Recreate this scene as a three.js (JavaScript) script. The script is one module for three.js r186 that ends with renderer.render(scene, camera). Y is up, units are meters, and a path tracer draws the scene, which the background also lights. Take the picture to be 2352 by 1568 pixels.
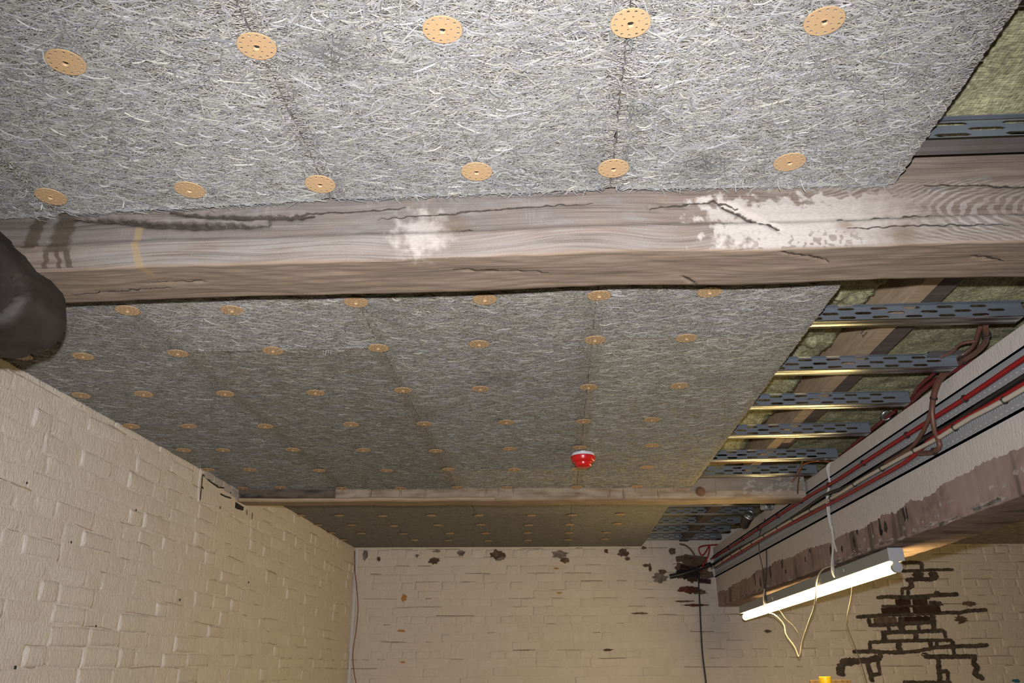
import * as THREE from 'three';
import { mergeGeometries, mergeVertices, toCreasedNormals } from 'three/addons/utils/BufferGeometryUtils.js';
import { RoundedBoxGeometry } from 'three/addons/geometries/RoundedBoxGeometry.js';
import { RectAreaLightUniformsLib } from 'three/addons/lights/RectAreaLightUniformsLib.js';
import { createNoise2D, createNoise3D } from 'simplex-noise';

// ------------------------------------------------------------------ camera, light, exposure
const EYE = 1.55;                                   // camera height above the floor; heights below are given from the eye
const scene = new THREE.Scene();
scene.background = new THREE.Color(0x000000);
const camera = new THREE.PerspectiveCamera(44.88, 1.5, 0.02, 60);
camera.position.set(0, EYE, 0);
camera.quaternion.setFromRotationMatrix(new THREE.Matrix4().makeBasis(
  new THREE.Vector3(0.99871, -0.006502, -0.050352), new THREE.Vector3(0.02468, 0.928875, 0.369571), new THREE.Vector3(0.044367, -0.370337, 0.927837)));
const renderer = new THREE.WebGLRenderer({ antialias: true });
renderer.toneMapping = THREE.LinearToneMapping;
renderer.toneMappingExposure = 1.0;
renderer.shadowMap.enabled = true;
RectAreaLightUniformsLib.init();

// the camera's own flash, a hand's breadth above the lens
const flash = new THREE.SpotLight(new THREE.Color(1, 0.985, 1.0), 27, 0, 0.94, 0.78, 2);
flash.name = 'camera_flash';
flash.position.set(0.0023, EYE + 0.084, 0.033);
flash.target.position.set(-0.04, EYE + 0.27, -1);
flash.castShadow = true; flash.shadow.radius = 0.7; flash.shadow.mapSize.set(2048, 2048);
scene.add(flash, flash.target);
const TUBE_LIGHT = 60, TUBE_GLOW = 9, TUBE_COLOR = [1, 0.72, 0.28];

// ------------------------------------------------------------------ helpers
const rng = (a) => () => { a = (a + 0x6d2b79f5) | 0; let t = Math.imul(a ^ (a >>> 15), 1 | a); t = (t + Math.imul(t ^ (t >>> 7), 61 | t)) ^ t; return ((t ^ (t >>> 14)) >>> 0) / 4294967296; };
const R = rng(77), rr = (a, b) => a + (b - a) * R();
const N2 = createNoise2D(rng(5)), N3 = createNoise3D(rng(9));
const fbm = (x, y, o = 4) => { let s = 0, a = 0.5; for (let i = 0; i < o; i++) { s += a * N2(x, y); x = x * 2.03 + 7.1; y = y * 2.03 - 3.7; a *= 0.5; } return s; };
const clamp = (v, a = 0, b = 1) => Math.min(b, Math.max(a, v));
const sm = (a, b, v) => { const t = clamp((v - a) / (b - a)); return t * t * (3 - 2 * t); };
const mix = (a, b, t) => a + (b - a) * t, mix3 = (a, b, t) => [mix(a[0], b[0], t), mix(a[1], b[1], t), mix(a[2], b[2], t)];
const V = (x, y, z) => new THREE.Vector3(x, y, z);
const toS = (v) => 255 * (v <= 0.0031308 ? 12.92 * v : 1.055 * Math.pow(v, 1 / 2.4) - 0.055);

const counts = {};
const numbered = (n) => { const k = counts[n] = (counts[n] ?? -1) + 1; return k ? n + '_' + String(k).padStart(3, '0') : n; };
const shade = (o) => { o.traverse((c) => { if (c.isMesh) { c.castShadow = true; c.receiveShadow = true; } }); return o; };
function mesh(name, geo, mat, parent) { const m = new THREE.Mesh(geo, mat); m.name = parent ? name : numbered(name); m.castShadow = m.receiveShadow = true; (parent ?? scene).add(m); return m; }
function part(name, geo, mat, parent) { return mesh(numbered(name), geo, mat, parent); }
function tag(o, label, category, group) { o.userData.label = label; o.userData.category = category; if (group) o.userData.group = group; return o; }
function thing(name, label, category, group) { const g = new THREE.Group(); g.name = numbered(name); scene.add(g); return tag(g, label, category, group); }
function structure(name) { const g = new THREE.Group(); g.name = name; g.userData.kind = 'structure'; scene.add(g); return g; }
function rebase(o) {                                  // put the origin of a thing built in room coordinates at its base
  o.updateMatrixWorld(true);
  const b = new THREE.Box3().setFromObject(o), c = V((b.min.x + b.max.x) / 2, b.min.y, (b.min.z + b.max.z) / 2);
  if (o.isMesh) o.geometry.translate(-c.x, -c.y, -c.z); else o.children.forEach((k) => k.position.sub(c));
  o.position.copy(c); return o;
}
const box = (x0, x1, y0, y1, z0, z1) => { const g = new THREE.BoxGeometry(x1 - x0, y1 - y0, z1 - z0); g.translate((x0 + x1) / 2, (y0 + y1) / 2, (z0 + z1) / 2); return metreUV(g); };
function metreUV(g) {                                 // box-projected uv in metres
  const p = g.attributes.position, n = g.attributes.normal, uv = new Float32Array(p.count * 2);
  for (let i = 0; i < p.count; i++) {
    const ax = Math.abs(n.getX(i)), ay = Math.abs(n.getY(i)), az = Math.abs(n.getZ(i));
    const [u, v] = ay > ax && ay > az ? [p.getX(i), p.getZ(i)] : ax > az ? [p.getZ(i), p.getY(i)] : [p.getX(i), p.getY(i)];
    uv[2 * i] = u; uv[2 * i + 1] = v;
  }
  g.setAttribute('uv', new THREE.BufferAttribute(uv, 2)); return g;
}
function tubeGeo(pts, r, seg = 5, rad = 7) {
  const c = new THREE.CatmullRomCurve3(pts.map((p) => (p.isVector3 ? p : V(p[0], EYE + p[1], p[2]))), false, 'centripetal');
  return new THREE.TubeGeometry(c, Math.max(4, (pts.length - 1) * seg), r, rad, false);
}
function tex(w, h, f, srgb = true) {
  const d = new Uint8Array(w * h * 4);
  for (let y = 0, k = 0; y < h; y++) for (let x = 0; x < w; x++, k += 4) { const c = f(x / w, y / h, x, y); d[k] = clamp(c[0], 0, 255); d[k + 1] = clamp(c[1], 0, 255); d[k + 2] = clamp(c[2], 0, 255); d[k + 3] = 255; }
  const t = new THREE.DataTexture(d, w, h, THREE.RGBAFormat);
  t.wrapS = t.wrapT = THREE.RepeatWrapping; t.magFilter = THREE.LinearFilter; t.minFilter = THREE.LinearMipmapLinearFilter; t.generateMipmaps = true;
  if (srgb) t.colorSpace = THREE.SRGBColorSpace; t.needsUpdate = true; return t;
}
const gridGeo = (nu, nv, f, uvf) => {                 // a surface from f(i/nu, j/nv) -> [x, y, z]
  const p = [], uv = [], ix = [];
  for (let j = 0; j <= nv; j++) for (let i = 0; i <= nu; i++) { const a = i / nu, b = j / nv; p.push(...f(a, b)); uv.push(...uvf(a, b)); }
  for (let j = 0; j < nv; j++) for (let i = 0; i < nu; i++) { const a = j * (nu + 1) + i, b = a + 1, c = a + nu + 1, d = c + 1; ix.push(a, b, d, a, d, c); }
  const g = new THREE.BufferGeometry();
  g.setAttribute('position', new THREE.Float32BufferAttribute(p, 3)); g.setAttribute('uv', new THREE.Float32BufferAttribute(uv, 2)); g.setIndex(ix); g.computeVertexNormals(); return g;
};
const std = (o) => new THREE.MeshStandardMaterial({ roughness: 0.85, side: THREE.DoubleSide, ...o });
const lin = (r, g, b) => new THREE.Color().setRGB(r, g, b);

// ------------------------------------------------------------------ surfaces
// wood wool: long curled shavings bound with cement; one metre to the repeat
const WW = 2048;
const canvas = (w, h) => { const c = document.createElement('canvas'); c.width = w; c.height = h; return c; };
const wwC = canvas(WW, WW), wwB = canvas(WW, WW);
{
  const a = wwC.getContext('2d'), b = wwB.getContext('2d'), q = rng(31);
  a.fillStyle = 'rgb(128,121,106)'; a.fillRect(0, 0, WW, WW); b.fillStyle = 'rgb(20,20,20)'; b.fillRect(0, 0, WW, WW);
  a.lineCap = b.lineCap = 'round';
  const n = 30000;
  for (let i = 0; i < n; i++) {
    const x = q() * WW, y = q() * WW, t = q() < 0.7 ? (q() - 0.5) * 1.5 : q() * Math.PI, L = 40 + 120 * q() * q() + 30 * q(), w = 2.6 + 3.4 * q(), k = (q() - 0.5) * 0.9;
    const dx = Math.cos(t) * L, dy = Math.sin(t) * L, lift = 60 + 150 * (i / n) + 40 * q();
    const g = 128 + 62 * q() + 14 * (i / n), warm = q();
    const col = 'rgb(' + [g + 4 * warm, g + 2 * warm - 1, g + 5 - 20 * warm * warm].map((v) => Math.round(v)).join(',') + ')';
    const lv = Math.round(clamp(lift, 0, 255)), hb = 'rgb(' + lv + ',' + lv + ',' + lv + ')';
    for (const ox of [0, x + dx > WW ? -WW : x + dx < 0 ? WW : null]) for (const oy of [0, y + dy > WW ? -WW : y + dy < 0 ? WW : null]) {
      if (ox === null || oy === null) continue;
      for (const [c, s] of [[a, col], [b, hb]]) { c.strokeStyle = s; c.lineWidth = w; c.beginPath(); c.moveTo(x + ox, y + oy); c.quadraticCurveTo(x + ox + dx / 2 - dy * k, y + oy + dy / 2 + dx * k, x + ox + dx, y + oy + dy); c.stroke(); }
    }
  }
}
const canTex = (c, srgb) => { const t = new THREE.CanvasTexture(c); t.wrapS = t.wrapT = THREE.RepeatWrapping; t.anisotropy = 8; if (srgb) t.colorSpace = THREE.SRGBColorSpace; return t; };
const wwMap = canTex(wwC, true), wwBump = canTex(wwB, false);
const woodWool = (k, warm = 0) => std({ map: wwMap, bumpMap: wwBump, bumpScale: 0.009, roughness: 0.95, color: lin(k * 0.72 * (1 + warm), k * 0.71, k * 0.675 * (1 - 2 * warm)) });

// thick cream masonry paint, brushed downwards
const paintMap = tex(512, 512, (u, v) => { const c = fbm(u * 9, v * 4) * 0.5 + fbm(u * 40, v * 12) * 0.35, s = sm(0.62, 0.8, N2(u * 30 + 50, v * 30)) * 0.5; return [236 + 10 * c - 8 * s, 230 + 11 * c - 12 * s, 224 + 12 * c - 18 * s]; });
const paintBump = tex(1024, 1024, (u, v) => { const a = 128 + 75 * fbm(u * 44, v * 12, 4) + 26 * N2(u * 150, v * 30) + 20 * N2(u * 220, v * 180) + 45 * fbm(u * 9, v * 12, 3); return [a, a, a]; }, false);
for (const t of [paintMap, paintBump]) t.repeat.set(1.6, 1.6);
const wallPaint = [[0.765, 0.74, 0.72], [0.75, 0.72, 0.70], [0.78, 0.76, 0.745]].map((c) => std({ map: paintMap, bumpMap: paintBump, bumpScale: 0.0036, roughness: 0.6, color: lin(...c) }));
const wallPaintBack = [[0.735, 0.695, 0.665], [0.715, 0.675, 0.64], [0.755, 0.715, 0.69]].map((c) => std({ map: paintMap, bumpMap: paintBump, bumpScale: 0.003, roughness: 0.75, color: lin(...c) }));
const roughMap = tex(512, 512, (u, v) => { const c = fbm(u * 12, v * 12, 5); const a = 215 + 70 * c; return [a, a, a]; });
const mortarMat = std({ color: lin(0.105, 0.082, 0.07), map: roughMap, roughness: 0.95 });
const barBrick = [[0.055, 0.026, 0.02], [0.075, 0.036, 0.026]].map((c) => std({ color: lin(...c), map: roughMap, roughness: 0.95 }));
const metal = std({ color: lin(0.55, 0.57, 0.6), metalness: 1, roughness: 0.36 });
const webMetal = std({ color: lin(0.22, 0.25, 0.295), metalness: 0.6, roughness: 0.4 });
const channelMetal = std({ color: lin(0.43, 0.455, 0.49), metalness: 1, roughness: 0.25 });
const metalDull = std({ color: lin(0.42, 0.44, 0.47), metalness: 0.85, roughness: 0.45 });
const trayMetal = std({ color: lin(0.42, 0.445, 0.475), metalness: 0.3, roughness: 0.5 });
const woolMap = tex(512, 512, (u, v) => { const w = 0.5 + 0.5 * Math.sin((u + v) * 2 * Math.PI * 34) * Math.sin((u - v) * 2 * Math.PI * 34), f = fbm(u * 24, v * 24, 4), g = fbm(u * 4, v * 4, 3); const k = 0.82 + 0.16 * w + 0.3 * f + 0.2 * g; return [172 * k, 170 * k, 134 * k]; });
const woolMat = std({ map: woolMap, bumpMap: woolMap, bumpScale: 0.004, roughness: 1 });
const woodFn = (dark, light, sc = 1) => (u, v) => { const g = 0.5 + 0.5 * fbm(u * 3 * sc, v * 40, 4) + 0.25 * N2(u * 8, v * 130); return mix3(dark, light, clamp(g)).map(toS); };
const newWood = std({ map: tex(512, 256, woodFn([0.33, 0.235, 0.14], [0.5, 0.38, 0.26])), roughness: 0.8 });
const oldWood = std({ map: tex(512, 256, woodFn([0.06, 0.045, 0.04], [0.14, 0.105, 0.09])), roughness: 0.9 });
const deckWood = std({ map: tex(256, 256, woodFn([0.05, 0.04, 0.03], [0.1, 0.08, 0.06])), roughness: 0.95 });

// ------------------------------------------------------------------ the room shell
const LW = { o: V(-1.66, EYE, -2.3), n: V(1, 0, 0.0089).normalize() };
const BW = { o: V(-1.62, EYE, -6.80), n: V(0.067, 0, 1).normalize() };
const concrete = std({ color: lin(0.3, 0.29, 0.27), map: roughMap, roughness: 0.9 });
const shell = std({ color: lin(0.4, 0.36, 0.32), map: roughMap, roughness: 0.9 });
mesh('floor', box(-2.0, 5.0, -0.15, 0, -7.6, 3.3), concrete, structure('floor'));
mesh('wall_surface', box(4.6, 4.8, 0, EYE + 1.3, -7.6, 3.2), shell, structure('wall_right'));
mesh('wall_surface', box(-2.0, 5.0, 0, EYE + 1.3, 3.0, 3.2), shell, structure('wall_front'));
const ceiling = structure('ceiling');
part('ceiling_deck', box(-2.0, 5.0, EYE + 1.22, EYE + 1.34, -7.6, 3.2), deckWood, ceiling);
part('ceiling_lining', box(1.66, 4.65, EYE + 0.95, EYE + 0.98, -7.3, 3.1), shell, ceiling);

// ---- painted brick walls: every brick a pillow of its own over a brushed mortar bed
const frame = (w, name) => { const g = structure(name); g.position.copy(w.o); g.quaternion.setFromRotationMatrix(new THREE.Matrix4().makeBasis(V(0, 1, 0).cross(w.n).normalize(), V(0, 1, 0), w.n)); return g; };
function pillow(w, h, d, q, rough) {
  const e = 0.011, xs = [0, 0.005 / w, (0.005 + e) / w, 0.5, 1 - (0.005 + e) / w, 1 - 0.005 / w, 1].filter((_, i) => w > 0.15 || i !== 3), ys = [0, 0.004 / h, 0.012 / h, 1 - 0.012 / h, 1 - 0.004 / h, 1];
  const nx = xs.length - 1, ny = ys.length - 1, sk = (q() - 0.5) * 0.5, tk = (q() - 0.5) * 0.5, p = [], uv = [], ix = [], uo = q() * 3, vo = q() * 3;
  for (let j = 0; j <= ny; j++) for (let i = 0; i <= nx; i++) {
    const ring = Math.min(i, nx - i, j, ny - j), x = (xs[i] - 0.5) * w, y = (ys[j] - 0.5) * h;
    const z = ring === 0 ? -0.0022 : ring === 1 ? d * 0.5 : d * (1 + sk * (xs[i] - 0.5) * 2 + tk * (ys[j] - 0.5) * 2 + rough * (q() - 0.5));
    const jx = (q() - 0.5) * 0.009, jy = (q() - 0.5) * 0.007;
    p.push(x + jx, y + jy, z); uv.push(x + uo, y + vo);
  }
  for (let j = 0; j < ny; j++) for (let i = 0; i < nx; i++) { const a = j * (nx + 1) + i, b = a + 1, c = a + nx + 1; ix.push(a, b, c + 1, a, c + 1, c); }
  const g = new THREE.BufferGeometry();
  g.setAttribute('position', new THREE.Float32BufferAttribute(p, 3)); g.setAttribute('uv', new THREE.Float32BufferAttribute(uv, 2)); g.setIndex(ix); g.computeVertexNormals(); return g;
}
function bricks(wall, mats, rowAt, rows, u0, u1, depth, rough, flemish, skip, rank, seed) {
  const q = rng(seed), kinds = { s: [], h: [] };
  for (let i = 0; i < 8; i++) { kinds.s.push(pillow(0.222, 0.058, depth * (0.22 + 1.6 * q() ** 3), q, rough)); kinds.h.push(pillow(0.108, 0.058, depth * (0.22 + 2.0 * q() ** 3), q, rough)); }
  const all = [];
  for (let r = 0; r < rows; r++) {
    let u = u0 - q() * 0.2;
    const header = flemish ? null : r % 4 === 1;
    for (let k = 0; u < u1; k++) {
      const h = header === null ? q() < 0.5 : header ? true : q() < 0.06, w = (h ? 0.115 : 0.229) * (0.88 + 0.24 * q()), top = rowAt(r, u + w / 2), bot = rowAt(r + 1, u + w / 2);
      const o = { kind: h ? 'h' : 's', i: Math.floor(q() * 8), x: u + w / 2, y: (top + bot) / 2 + (q() - 0.5) * 0.004, sx: w / (h ? 0.112 : 0.226), sy: (top - bot) / 0.0605, rz: (q() - 0.5) * 0.035, ry: (q() - 0.5) * 0.05, m: Math.floor(q() * mats.length) };
      if (!skip(o)) all.push(o); u += w;
    }
  }
  all.sort((a, b) => rank(a) - rank(b));
  const rest = [];
  all.forEach((o, i) => {
    const g = kinds[o.kind][o.i];
    if (i < 300) { const m = part('brick', g, mats[o.m], wall); m.position.set(o.x, o.y, 0); m.rotation.set(0, o.ry, o.rz); m.scale.set(o.sx, o.sy, 1); }
    else rest.push(g.clone().applyMatrix4(new THREE.Matrix4().compose(V(o.x, o.y, 0), new THREE.Quaternion().setFromEuler(new THREE.Euler(0, o.ry, o.rz)), V(o.sx, o.sy, 1))));
  });
  if (rest.length) { const m = part('brickwork', mergeGeometries(rest), mats[0], wall); m.userData.kind = 'stuff'; }
}
// left wall: local +x runs towards the camera end... u = 0 at z = -2.3, u < 0 into the depth of the room
const wallL = frame(LW, 'wall_left');
part('mortar_bed', gridGeo(300, 70, (a, b) => { const u = -5.4 + a * 9.9, h = -EYE + b * (EYE + 1.25); return [-u, h, 0.0042 * fbm(u * 7, h * 16) + 0.0012 * N2(u * 40, h * 60) + 0.0004]; }, (a, b) => [a * 9.9, b * 2.8]), wallPaint[0], wallL);
part('wall_core', box(-4.5, 5.4, -EYE, 1.25, -0.3, -0.02), shell, wallL);
const POCKET = [1.44, 2.28];                          // the made-good patch round the far beam's bearing, in metres along the wall
bricks(wallL, wallPaint, (r, u) => 0.936 - r * 0.0652 + 0.007 * N2(u * 1.6, r * 0.7), 17, -0.42, 4.55, 0.0055, 0.35, true,
  (o) => (o.x > POCKET[0] - 0.03 && o.x < POCKET[1] + 0.02 && o.y > 0.80 - 0.03 * (o.x - 1.44)), (o) => o.x - (o.y < -0.05 - 0.01 * o.x ? -9 : 0), 11);
// back wall: u = 0 in the corner, running to the far side
const wallB = frame(BW, 'wall_back');
part('mortar_bed', gridGeo(220, 60, (a, b) => { const u = -0.4 + a * 6.8, h = -EYE + b * (EYE + 1.25); return [u, h, 0.003 * fbm(u * 7, h * 14) - 0.0004]; }, (a, b) => [a * 6.8, b * 2.8]), wallPaintBack[0], wallB);
part('wall_core', box(-0.4, 6.4, -EYE, 1.25, -0.3, -0.02), shell, wallB);
const rowB = (r, u) => mix(0.989 - 0.0643 * r, 1.003 - 0.0656 * r, clamp(u / 4.6)) + 0.003 * N2(u * 1.1, r);
const inHole = (o) => o.x > 2.56 && o.x < 2.92 && o.y > 0.62 && o.y < 0.87;
bricks(wallB, wallPaintBack, rowB, 17, 0.02, 5.7, 0.0035, 0.25, false, inHole, (o) => (o.y < -0.1 ? 9 : 0) + (o.x > 5.35 ? 5 : 0) + Math.abs(o.x - 2.6) * 0.01, 23);

// ragged flat shapes on a wall: new mortar, bare brick, lost paint
function ribbon(pts, w, q) {
  const P = []; for (let i = 0; i < pts.length - 1; i++) { const n = Math.max(2, Math.round(Math.hypot(pts[i + 1][0] - pts[i][0], pts[i + 1][1] - pts[i][1]) / 0.012)); for (let k = 0; k < n; k++) P.push([mix(pts[i][0], pts[i + 1][0], k / n), mix(pts[i][1], pts[i + 1][1], k / n)]); }
  P.push(pts[pts.length - 1]);
  const A = [], B = []; P.forEach((p, i) => {
    const a = P[Math.max(0, i - 1)], b = P[Math.min(P.length - 1, i + 1)], L = Math.hypot(b[0] - a[0], b[1] - a[1]) || 1, nx = -(b[1] - a[1]) / L, ny = (b[0] - a[0]) / L, end = i === 0 || i === P.length - 1 ? 0.6 : 1;
    const wa = w * 0.5 * end * (0.85 + 0.5 * q()), wb = w * 0.5 * end * (0.85 + 0.5 * q()); A.push([p[0] + nx * wa, p[1] + ny * wa]); B.push([p[0] - nx * wb, p[1] - ny * wb]);
  });
  return [...A, ...B.reverse()];
}
const poly = (pts, d, z = 0) => { const g = new THREE.ExtrudeGeometry(new THREE.Shape(pts.map((p) => new THREE.Vector2(p[0], p[1]))), { depth: d, bevelEnabled: false }); g.translate(0, 0, z); return g; };
const blob = (x, y, a, b, q, n = 22) => { const o = []; const ph = q() * 9; for (let i = 0; i < n; i++) { const t = i / n * 2 * Math.PI, k = 1 + 0.35 * N2(Math.cos(t) * 1.3 + ph, Math.sin(t) * 1.3) + 0.12 * (q() - 0.5); o.push([x + a * k * Math.cos(t), y + b * k * Math.sin(t)]); } return o; };
const strips = [[20, 4.47, .799, 4.57, .803, 4.63, .795, 4.62, .746], [16, 4.45, .735, 4.57, .738, 4.72, .744, 4.88, .745], [23, 4.47, .666, 4.54, .670, 4.66, .669, 4.73, .677], [32, 4.51, .666, 4.51, .602], [16, 4.51, .602, 4.43, .599, 4.42, .543], [18, 4.48, .594, 4.47, .543], [61, 4.58, .73, 4.58, .67], [53, 4.71, .729, 4.71, .673],
  [21, 4.21, .529, 4.3, .536, 4.43, .531, 4.55, .535, 4.69, .546, 4.79, .549, 4.88, .554], [37, 4.71, .579, 4.71, .55], [19, 4.35, .528, 4.64, .526], [15, 4.24, .463, 4.48, .464, 4.74, .471], [21, 4.63, .491, 4.73, .483], [20, 4.02, .381, 4.12, .388, 4.23, .396, 4.38, .399, 4.53, .402, 4.72, .412, 4.86, .411, 4.94, .427, 5.09, .43], [19, 4.12, .377, 4.12, .323], [21, 4.11, .319, 4.26, .322, 4.39, .329, 4.48, .332, 4.63, .343],
  [34, 4.38, .383, 4.37, .275], [29, 4.64, .397, 4.63, .281], [21, 4.27, .314, 4.27, .268], [21, 4.51, .32, 4.51, .282], [21, 4.2, .261, 4.34, .268, 4.46, .267, 4.58, .274, 4.71, .277], [32, 4.22, .257, 4.22, .207], [26, 4.48, .259, 4.47, .206], [19, 4.71, .277, 4.71, .22], [19, 4.09, .191, 4.21, .198, 4.41, .202, 4.57, .205, 4.76, .204], [21, 4.1, .193, 4.09, .132], [32, 4.33, .191, 4.32, .108],
  [26, 4.58, .198, 4.58, .145], [19, 4.63, .197, 4.63, .148], [21, 4.76, .204, 4.75, .091], [21, 3.95, .124, 4.1, .125, 4.31, .116, 4.47, .126, 4.62, .152, 4.76, .159, 4.93, .161, 5.04, .168], [26, 4.17, .117, 4.16, .072], [34, 3.93, .052, 4.06, .061, 4.17, .079], [41, 3.84, .037, 3.89, .047, 3.94, .058], [45, 3.85, .037, 3.83, -.052], [26, 4.05, .043, 4.07, -.039, 4.07, -.098], [19, 4.14, .065, 4.14, -.039, 4.08, -.046],
  [34, 4.52, .115, 4.52, .085], [24, 4.51, .085, 4.63, .084, 4.76, .083, 4.93, .084], [26, 4.62, .077, 4.6, -.109], [21, 4.61, -.028, 4.68, -.021], [19, 4.68, -.021, 4.66, -.102], [21, 4.31, -.101, 4.5, -.104, 4.69, -.104], [28, 4.91, .079, 4.89, .03, 4.92, .007, 4.88, -.044, 4.95, -.082]];
{
  const q = rng(91);
  for (const [w, ...c] of strips) { const pts = []; for (let i = 0; i < c.length; i += 2) pts.push([c[i], c[i + 1]]); part('mortar_strip', poly(ribbon(pts, w / 1000 * 1.3, q), 0.006, 0.002 + 0.001 * q()), mortarMat, wallB); }
  [[4.357, .518, 4.481, .471], [4.497, .517, 4.617, .471], [4.234, .455, 4.463, .41], [4.488, .46, 4.712, .408], [4.399, .384, 4.614, .347], [4.159, .38, 4.343, .329]].forEach(([a, b, c, d], i) => {
    const pts = ribbon([[a, (b + d) / 2], [c, (b + d) / 2]], (b - d) * 0.97, q); part('bare_brick', poly(pts, 0.0065, 0.002), i === 5 ? std({ color: lin(0.2, 0.13, 0.1), map: roughMap }) : barBrick[i % 2], wallB);
  });
  const greys = [[0.25, 0.21, 0.19], [0.15, 0.05, 0.03], [0.17, 0.11, 0.08]].map((c) => std({ color: lin(...c), map: roughMap, roughness: 0.95 }));
  [[.09, .88, .02, .045, 0], [.2, .852, .014, .017, 1], [.65, .836, .043, .026, 2], [.87, .894, .031, .024, 0], [1.16, .882, .062, .036, 2], [1.18, .85, .04, .02, 0], [1.67, .88, .066, .032, 0], [1.71, .835, .031, .024, 2], [2.05, .905, .017, .017, 1], [2.19, .89, .045, .031, 2], [2.22, .843, .021, .016, 2], [2.36, .93, .021, .014, 2], [2.59, .9, .03, .03, 2], [2.5, .74, .03, .02, 2], [.51, .875, .014, .014, 0], [.67, .91, .028, .01, 0],
    [2.48, .69, .06, .035, 0], [2.37, .79, .03, .012, 2], [2.4, .775, .012, .03, 2], [2.7, .6, .08, .03, 1], [2.79, .58, .05, .02, 2], [2.74, .48, .1, .01, 1], [2.66, .51, .07, .008, 2], [2.3, .42, .06, .008, 2], [3.3, .28, .03, .012, 2], [4.95, .48, .05, .02, 2], [4.86, .36, .05, .03, 2], [2.03, .15, .035, .01, 2], [5.3, -.09, .03, .012, 2]].forEach(([x, y, a, b, k]) => part('bare_patch', poly(blob(x, y, a, b, q), 0.003, 0.0048), greys[k], wallB));
  // the cables' ragged hole beside the plastered beam
  part('hole_rubble', poly(blob(2.74, 0.75, 0.13, 0.095, q, 40), 0.004, 0.003), greys[2], wallB);
  part('hole', poly(blob(2.72, 0.725, 0.085, 0.05, q, 30), 0.004, 0.0045), std({ color: lin(0.01, 0.009, 0.008) }), wallB);
  for (let i = 0; i < 14; i++) { const m = part('broken_brick', new RoundedBoxGeometry(0.05 + 0.06 * q(), 0.03 + 0.02 * q(), 0.03, 1, 0.005), q() < 0.6 ? greys[2] : barBrick[1], wallB); m.position.set(2.63 + 0.24 * q(), 0.66 + 0.19 * q(), 0.002); m.rotation.z = (q() - 0.5) * 0.5; }
  // open bed joints: thin dark lines where the paint has cracked
  const cr = []; for (let i = 0; i < 150; i++) { const r = Math.floor(q() * 16), u = q() * 5.6, L = 0.05 + 0.3 * q() * q(); const y = (s) => rowB(r, s) + 0.002 * N2(s * 20, r); const pts = []; for (let s = 0; s <= 4; s++) pts.push([u + L * s / 4, y(u + L * s / 4)]); cr.push(poly(ribbon(pts, 0.0024 + 0.0034 * q() * q(), q), 0.0012, 0.001)); }
  const m = part('open_joint', mergeGeometries(cr), std({ color: lin(0.24, 0.17, 0.12) }), wallB); m.userData.kind = 'stuff';
  const rust = std({ color: lin(0.42, 0.2, 0.06) }); for (const [x, y, a, b] of [[.42, .55, .02, .03], [.41, .3, .03, .008], [.43, .07, .02, .006], [1.64, .77, .02, .008], [1.66, .58, .025, .006]]) part('rust_stain', poly(blob(x, y, a, b, q), 0.0012, 0.0046), rust, wallB);
}
mesh('trim_1', gridGeo(2, 60, (a, b) => { const h = -EYE + b * (EYE + 0.93); return [-1.605 + 0.018 * a, EYE + h, -6.79 + 0.004 * N2(h * 9, a)]; }, (a, b) => [a, b]), std({ color: lin(0.62, 0.62, 0.64) }), structure('trim_1'));

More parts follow.
